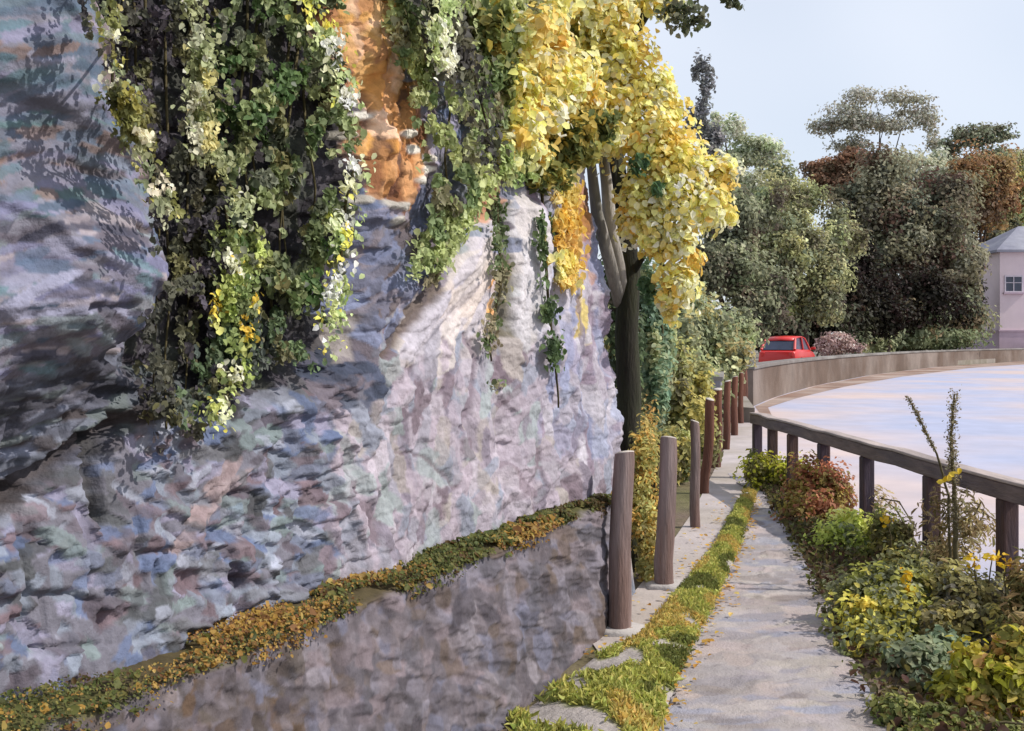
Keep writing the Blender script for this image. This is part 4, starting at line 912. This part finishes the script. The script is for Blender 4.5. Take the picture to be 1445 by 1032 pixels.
# ------------------------------------------------------------------ ivy and creepers on the cliff
def hang(px, py, lift):
    px = np.asarray(px, float); py = np.asarray(py, float)
    o_ = np.zeros(px.shape) + lift
    for it in range(7):                            # settle on the relief of the rock
        s, z = px_cliff(px, py, o_)
        o_ = o_ * .4 + (cliff_off_at(s, z) + lift) * .6
    s, z = px_cliff(px, py, o_)
    return cliff_pt(s, z, o_)
def poly_pts(poly, n, r, edge=14):
    P = np.array(poly, float); lo, hi = P.min(0) - edge, P.max(0) + edge; out = []
    tot = 0
    while tot < n:
        q = lo + (hi - lo) * r.random((n * 2, 2)); jx = q + r.normal(size=q.shape) * edge * .5
        m = in_poly(jx[:, 0], jx[:, 1], poly); out.append(q[m]); tot += m.sum()
    return np.concatenate(out)[:n]
def ivy(label, poly, n, leaf, colors, seed, w=None, lift=(.02, .14), strands=5, clump_px=24, group='ivy and creepers on the cliff', kind='ivy', lines=None, line_w=6, mixr=.13, k=1.0, density=0.0, down=.9):
    r = np.random.default_rng(seed); n = int(n * 1.9); leaf = leaf * .74; k = k * 1.75
    if lines is not None:
        q = []
        for pts in lines:
            pts = np.array(pts, float); seg = np.linalg.norm(np.diff(pts, axis=0), axis=1); cs = np.r_[0, np.cumsum(seg)]
            u = r.random(n // len(lines)) * cs[-1]; u = u[fbm(u / 16, u * 0 + seed, seed + 3, 2) > -.06]
            q.append(np.stack([np.interp(u, cs, pts[:, 0]), np.interp(u, cs, pts[:, 1])], 1) + r.normal(size=(len(u), 2)) * line_w * 1.6)
        q = np.concatenate(q)
    else:
        q = poly_pts(poly, n, r)
        keep = fbm(q[:, 0] / 26, q[:, 1] / 38, seed + 9, 3) > -.10 + density * .4; q = q[keep]
    if lines is None:                              # keep the leaf mass off the bare bulging rock
        P0 = hang(q[:, 0], q[:, 1], .05); rel = P0[:, :2] - O2
        q = q[bulge_at(rel @ U2, P0[:, 2]) < .42]
    ci = (np.floor(q[:, 0] / clump_px + .8 * vnoise(q[:, 1] / 14, q[:, 0] / 30, seed)).astype(int) * 91 + np.floor(q[:, 1] / (clump_px * 1.25) + vnoise(q[:, 0] / 14, q[:, 1] / 30, seed + 1)).astype(int) * 17) % 997
    lump = np.random.default_rng(seed + 2).random(997)[ci]
    P = hang(q[:, 0], q[:, 1], lift[0] + (lift[1] - lift[0]) * (.65 * lump + .35 * r.random(len(q))))
    C = clump_cols(ci, 997, colors, r, w, .10, mixr, k)
    s0 = P[np.argmin(q[:, 1])]
    t = empty(kind, s0, label, 'ivy' if kind == 'ivy' else 'creeper', group)
    sc_ = np.clip(P[:, 1] / 4.2, .6, 1.8)
    leaf_mesh('foliage', P, leaf * sc_ * r.uniform(.6, 1.4, len(P)), C, M_IVY, t, bias=(N2[0] * .8, N2[1] * .8, .35), bias_w=.75, droop=down, aspect=.72, seed=seed + 4)
    tb = []
    for q_ in range(strands):
        if lines is not None: xs = np.array(lines[q_ % len(lines)], float)
        else:
            p = np.array(poly, float); x0 = r.uniform(p[:, 0].min() * .7 + p[:, 0].max() * .3, p[:, 0].min() * .3 + p[:, 0].max() * .7); ys = np.linspace(p[:, 1].min() + 10, p[:, 1].max() - 25 - 40 * r.random(), 9)
            xs = np.stack([x0 + np.cumsum(r.normal(size=9) * 6), ys], 1)
        yy = np.linspace(0, len(xs) - 1, 22); xx = np.stack([np.interp(yy, np.arange(len(xs)), xs[:, 0]), np.interp(yy, np.arange(len(xs)), xs[:, 1])], 1)
        
        if lines is None:
            m = in_poly(xx[:, 0], xx[:, 1], poly)
            if m.sum() < 5: continue
            xx = xx[:int(np.argmin(m))] if (~m).any() and m[0] else xx[m]
        else: xx = xx[:19]
        if len(xx) < 4: continue
        pp = hang(xx[:, 0], xx[:, 1], lift[0] + .01); tb.append(tube(pp, np.linspace(.008, .004, len(pp)) * np.clip(pp[:, 1] / 4.5, .5, 1.4), 6))
    if tb: v, f = join(tb); mesh_obj('stems', v, f, M_STEM, t, smooth=True)
    return t
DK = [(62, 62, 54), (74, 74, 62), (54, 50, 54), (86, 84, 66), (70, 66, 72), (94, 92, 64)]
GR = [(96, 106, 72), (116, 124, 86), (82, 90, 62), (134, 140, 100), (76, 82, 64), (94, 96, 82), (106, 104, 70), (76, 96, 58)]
SG = [(134, 144, 96), (116, 128, 84), (150, 158, 108), (98, 112, 74), (120, 116, 88), (160, 164, 120)]
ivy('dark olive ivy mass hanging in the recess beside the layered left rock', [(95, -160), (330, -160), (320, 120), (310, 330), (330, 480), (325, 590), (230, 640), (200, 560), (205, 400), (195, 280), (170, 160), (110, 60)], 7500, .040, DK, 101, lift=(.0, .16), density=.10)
ivy('thick mid green ivy curtain hanging between the pale blossom strand and the ochre stain', [(300, -160), (470, -160), (480, 60), (500, 200), (490, 330), (470, 410), (420, 440), (370, 400), (330, 330), (310, 180)], 7500, .042, GR, 102, lift=(.03, .2), density=.05)
ivy('lower green ivy patch over the dark rock between the two pale hanging strands', [(345, 380), (470, 400), (470, 470), (440, 520), (380, 500), (335, 560), (250, 600), (250, 480), (320, 440)], 2400, .036, [(86, 102, 74), (70, 84, 60), (104, 118, 84), (78, 84, 78), (98, 96, 70)], 103, density=.22)
ivy('sage green ivy curtain between the ochre stain and the yellow tree', [(545, -160), (790, -160), (800, 100), (800, 230), (770, 265), (700, 255), (655, 330), (610, 400), (580, 390), (605, 300), (605, 210), (575, 120), (552, 40)], 9000, .042, SG, 104, lift=(.02, .12), density=.06)
ivy('dark leafy streak running down the middle of the sage green ivy', None, 1100, .045, [(66, 66, 54), (80, 80, 62), (56, 54, 50)], 105, lines=[[(620, -60), (635, 40), (670, 110), (688, 180), (690, 235)], [(610, -40), (628, 60), (662, 130)]], line_w=9, lift=(.16, .24))
PB = [(178, 180, 164), (150, 152, 118), (164, 166, 140), (128, 132, 92), (176, 168, 116), (112, 118, 80), (140, 144, 108)]
ivy('long strand of pale blossom creeper hanging right of the dark ivy', None, 1300, .034, PB, 106, lines=[[(262, -60), (272, 30), (286, 80), (276, 150), (290, 200), (312, 235), (330, 270), (348, 300)], [(280, 10), (290, 60), (282, 120), (280, 180), (300, 225)]], line_w=6, lift=(.17, .26), kind='creeper')
ivy('yellow green creeper strand reaching lowest down the rock, tipped with pale flowers', None, 1500, .036, [(170, 176, 106), (148, 158, 92), (188, 188, 116), (196, 196, 170), (200, 168, 74), (128, 136, 84), (112, 122, 76), (100, 110, 70)], 107, lines=[[(318, 290), (326, 350), (340, 400), (336, 450), (345, 500), (330, 545), (312, 570), (296, 600)], [(345, 300), (352, 360), (330, 420), (318, 450)]], line_w=8, lift=(.10, .18), kind='creeper')
ivy('pale sage creeper strand hanging below the ochre stain down to a yellow tip', None, 1300, .036, [(168, 178, 130), (150, 162, 112), (190, 194, 156), (206, 206, 190), (196, 186, 92)], 108, lines=[[(504, 225), (488, 280), (484, 340), (478, 400), (472, 450), (468, 490)], [(490, 150), (480, 100), (466, 60), (440, 20), (434, -40)]], line_w=7, lift=(.16, .24), kind='creeper')
ivy('olive creeper strand trailing along the edge of the layered left rock', None, 1300, .034, [(128, 122, 62), (108, 108, 64), (146, 142, 88), (120, 126, 96), (90, 92, 60), (190, 186, 160)], 109, lines=[[(148, -60), (160, 60), (158, 130), (182, 180), (205, 230), (232, 290), (250, 300)], [(168, 130), (188, 170), (200, 210)]], line_w=7, lift=(.12, .2), kind='creeper')
ivy('short pale green creeper strand at the top of the sage green ivy', None, 500, .036, [(186, 194, 150), (164, 174, 128), (206, 208, 176)], 110, lines=[[(634, -60), (630, 20), (618, 45), (626, 80), (634, 100)]], line_w=6, lift=(.25, .3), kind='creeper')
ivy('long thin dark green vine dropping down the pale right rock face', None, 800, .034, [(74, 92, 58), (62, 78, 52), (90, 106, 70)], 111, lines=[[(762, 230), (768, 330), (774, 430), (782, 500), (788, 560), (788, 615)]], line_w=4, lift=(.02, .06), kind='creeper')
ivy('small dark green vine tip beside the orange streak on the pale slabs', None, 350, .032, [(86, 98, 66), (74, 86, 58), (120, 116, 92)], 112, lines=[[(700, 280), (704, 340), (708, 400), (690, 480), (698, 548)]], line_w=4, lift=(.02, .05), kind='creeper')
ivy('golden leaves trailing down the right edge of the cliff below the yellow tree', None, 900, .05, [(226, 200, 118), (214, 180, 90), (236, 214, 150)], 113, k=.66, lines=[[(800, 150), (798, 260), (800, 350), (802, 440)]], line_w=6, lift=(.03, .08), kind='creeper')

# ------------------------------------------------------------------ yellow tree at the end of the cliff
r = np.random.default_rng(200)
M_PALEBARK = surf_mat('pale_bark', (178, 172, 164), 0.9, rgb2=(126, 124, 118), var=.25, scale=6, bump=.5, bscale=25, stretch=(3, 3, .6), mix_scale=2)
M_DARKBARK = surf_mat('dark_bark', (46, 43, 37), 0.95, rgb2=(56, 58, 42), var=.35, scale=8, bump=.9, bscale=22, stretch=(3, 3, .6), mix_scale=3)
TD = 7.55
tb0 = W(888, 800, TD); tb0[2] = 0.0
yt = empty('autumn_tree', tb0, 'golden yellow tree on a dark trunk at the end of the cliff', 'tree')
tp = [tb0 - [0, 0, .1]] + [W(x, y, TD) for x, y in ((886, 740), (884, 640), (888, 560), (884, 470), (888, 380), (878, 300), (868, 210))]
v, f = tube(np.array(tp), [.108, .098, .09, .086, .083, .08, .07, .055], 14); mesh_obj('trunk', v, f, M_DARKBARK, yt, smooth=True)
def tl(pts, r0, r1, mat, d=TD):
    P = np.array([W(x, y, dd) for x, y, dd in pts]); v, f = tube(P, np.linspace(r0, r1, len(P)), 8); return mesh_obj('limb', v, f, mat, yt, smooth=True)
tl([(880, 420, TD), (862, 330, 7.4), (856, 260, 7.3), (846, 180, 7.2), (800, 90, 7.0)], .06, .02, M_PALEBARK)
tl([(876, 430, TD), (842, 300, 7.25), (834, 230, 7.2), (836, 160, 7.1), (760, 120, 6.9)], .05, .015, M_PALEBARK)
tl([(878, 300, TD), (900, 220, 7.5), (940, 200, 7.4), (985, 230, 7.2), (1010, 270, 7.1)], .05, .012, M_DARKBARK)
tl([(868, 210, TD), (870, 120, 7.4), (900, 40, 7.3), (930, -60, 7.2)], .055, .02, M_DARKBARK)
tl([(884, 400, TD), (915, 350, 7.4), (940, 380, 7.2), (950, 420, 7.1)], .03, .008, M_DARKBARK)
tl([(900, 40, 7.3), (950, -40, 7.1), (1000, -70, 6.9), (1045, -40, 6.8), (1042, -6, 6.75)], .03, .006, M_DARKBARK)
YEL = [(243, 226, 156), (240, 216, 132), (247, 235, 188), (232, 202, 112), (248, 240, 212), (243, 222, 146), (222, 188, 98)]
YW = [3, 3, 3, 2, 2.2, 3, 1]
lob = [(765, 30, 55, 60, 6.2), (840, 40, 66, 70, 7.0), (800, 120, 66, 56, 6.5), (872, 130, 62, 60, 7.0), (770, 110, 40, 44, 6.0), (905, 195, 52, 44, 7.0), (945, 225, 46, 48, 7.0), (985, 245, 38, 42, 7.0), (925, 265, 46, 40, 6.9), (975, 295, 46, 36, 6.9), (1015, 295, 26, 34, 7.0),
       (910, 320, 38, 40, 6.9), (945, 355, 40, 38, 6.9), (958, 405, 26, 34, 6.9), (945, 430, 16, 26, 6.9), (728, 195, 34, 40, 5.5), (740, 50, 34, 50, 5.7), (765, 170, 40, 40, 5.9), (735, 130, 30, 40, 5.6), (712, 215, 18, 26, 5.4), (870, 70, 50, 50, 7.0), (850, 185, 40, 30, 6.8), (930, 140, 40, 40, 7.1), (900, -30, 60, 50, 7.2), (790, -60, 90, 60, 6.5), (745, 225, 28, 24, 5.7), (940, 5, 30, 14, 7.1), (1018, 240, 20, 26, 7.0)]
L = [(W(x, y, d), (rx * d / F, .9 * (rx + ry) / 2 * d / F, ry * d / F)) for x, y, rx, ry, d in lob]
P, ids, nk = clump_points(L, 24000, r, 14, .28, .3)
C = clump_cols(ids, nk, YEL, r, YW, .1, .35, 1.2)
leaf_mesh('crown', P, .052 * r.uniform(.6, 1.4, len(P)), C, M_LEAF, yt, bias=LAST_OUT + np.array((.2, -.2, .1)), bias_w=.7, droop=.5, aspect=.7, seed=201)
lob = [(800, 205, 44, 34, 6.2), (835, 180, 36, 26, 6.5), (765, 250, 34, 26, 5.8), (700, 110, 28, 36, 5.5), (680, 40, 34, 46, 5.4)]
L = [(W(x, y, d), (rx * d / F, .7 * (rx + ry) / 2 * d / F, ry * d / F)) for x, y, rx, ry, d in lob]
P, ids, nk = clump_points(L, 5200, r, 14, .28, .3)
leaf_mesh('green_foliage', P, .05 * r.uniform(.6, 1.4, len(P)), clump_cols(ids, nk, [(150, 154, 92), (128, 136, 80), (168, 164, 96), (188, 168, 84), (110, 122, 76)], r, None, .1, .3), M_LEAF, yt, bias=(.5, -.5, .5), bias_w=.7, droop=.5, aspect=.7, seed=203, label='olive green leaves not yet turned')
lob = [(903, 232, 12, 12, 6.75), (925, 265, 12, 12, 6.75), (912, 400, 9, 30, 7.0)]
L = [(W(x, y, d), (rx * d / F, rx * d / F, ry * d / F)) for x, y, rx, ry, d in lob]
P, ids, nk = clump_points(L, 160, r, 5, .3, .3)
leaf_mesh('green_foliage', P, .06, clump_cols(ids, nk, [(110, 142, 104), (96, 126, 92)], r), M_LEAF, yt, bias=(.5, -.5, .5), seed=204, label='few teal green leaves among the yellow')
lob = [(960, 22, 28, 22, 7.0), (1040, 4, 18, 10, 6.75), (985, 30, 10, 14, 7.0), (1020, -22, 26, 14, 6.8)]
L = [(W(x, y, d), (rx * d / F, rx * d / F, ry * d / F)) for x, y, rx, ry, d in lob]
P, ids, nk = clump_points(L, 420, r, 8, .3, .3)
leaf_mesh('green_foliage', P, .05 * r.uniform(.6, 1.3, len(P)), clump_cols(ids, nk, [(104, 112, 84), (86, 92, 70), (130, 132, 112)], r), M_LEAF, yt, bias=(.3, -.5, .3), seed=205, label='dark green leaves on the uppermost overhanging twig')
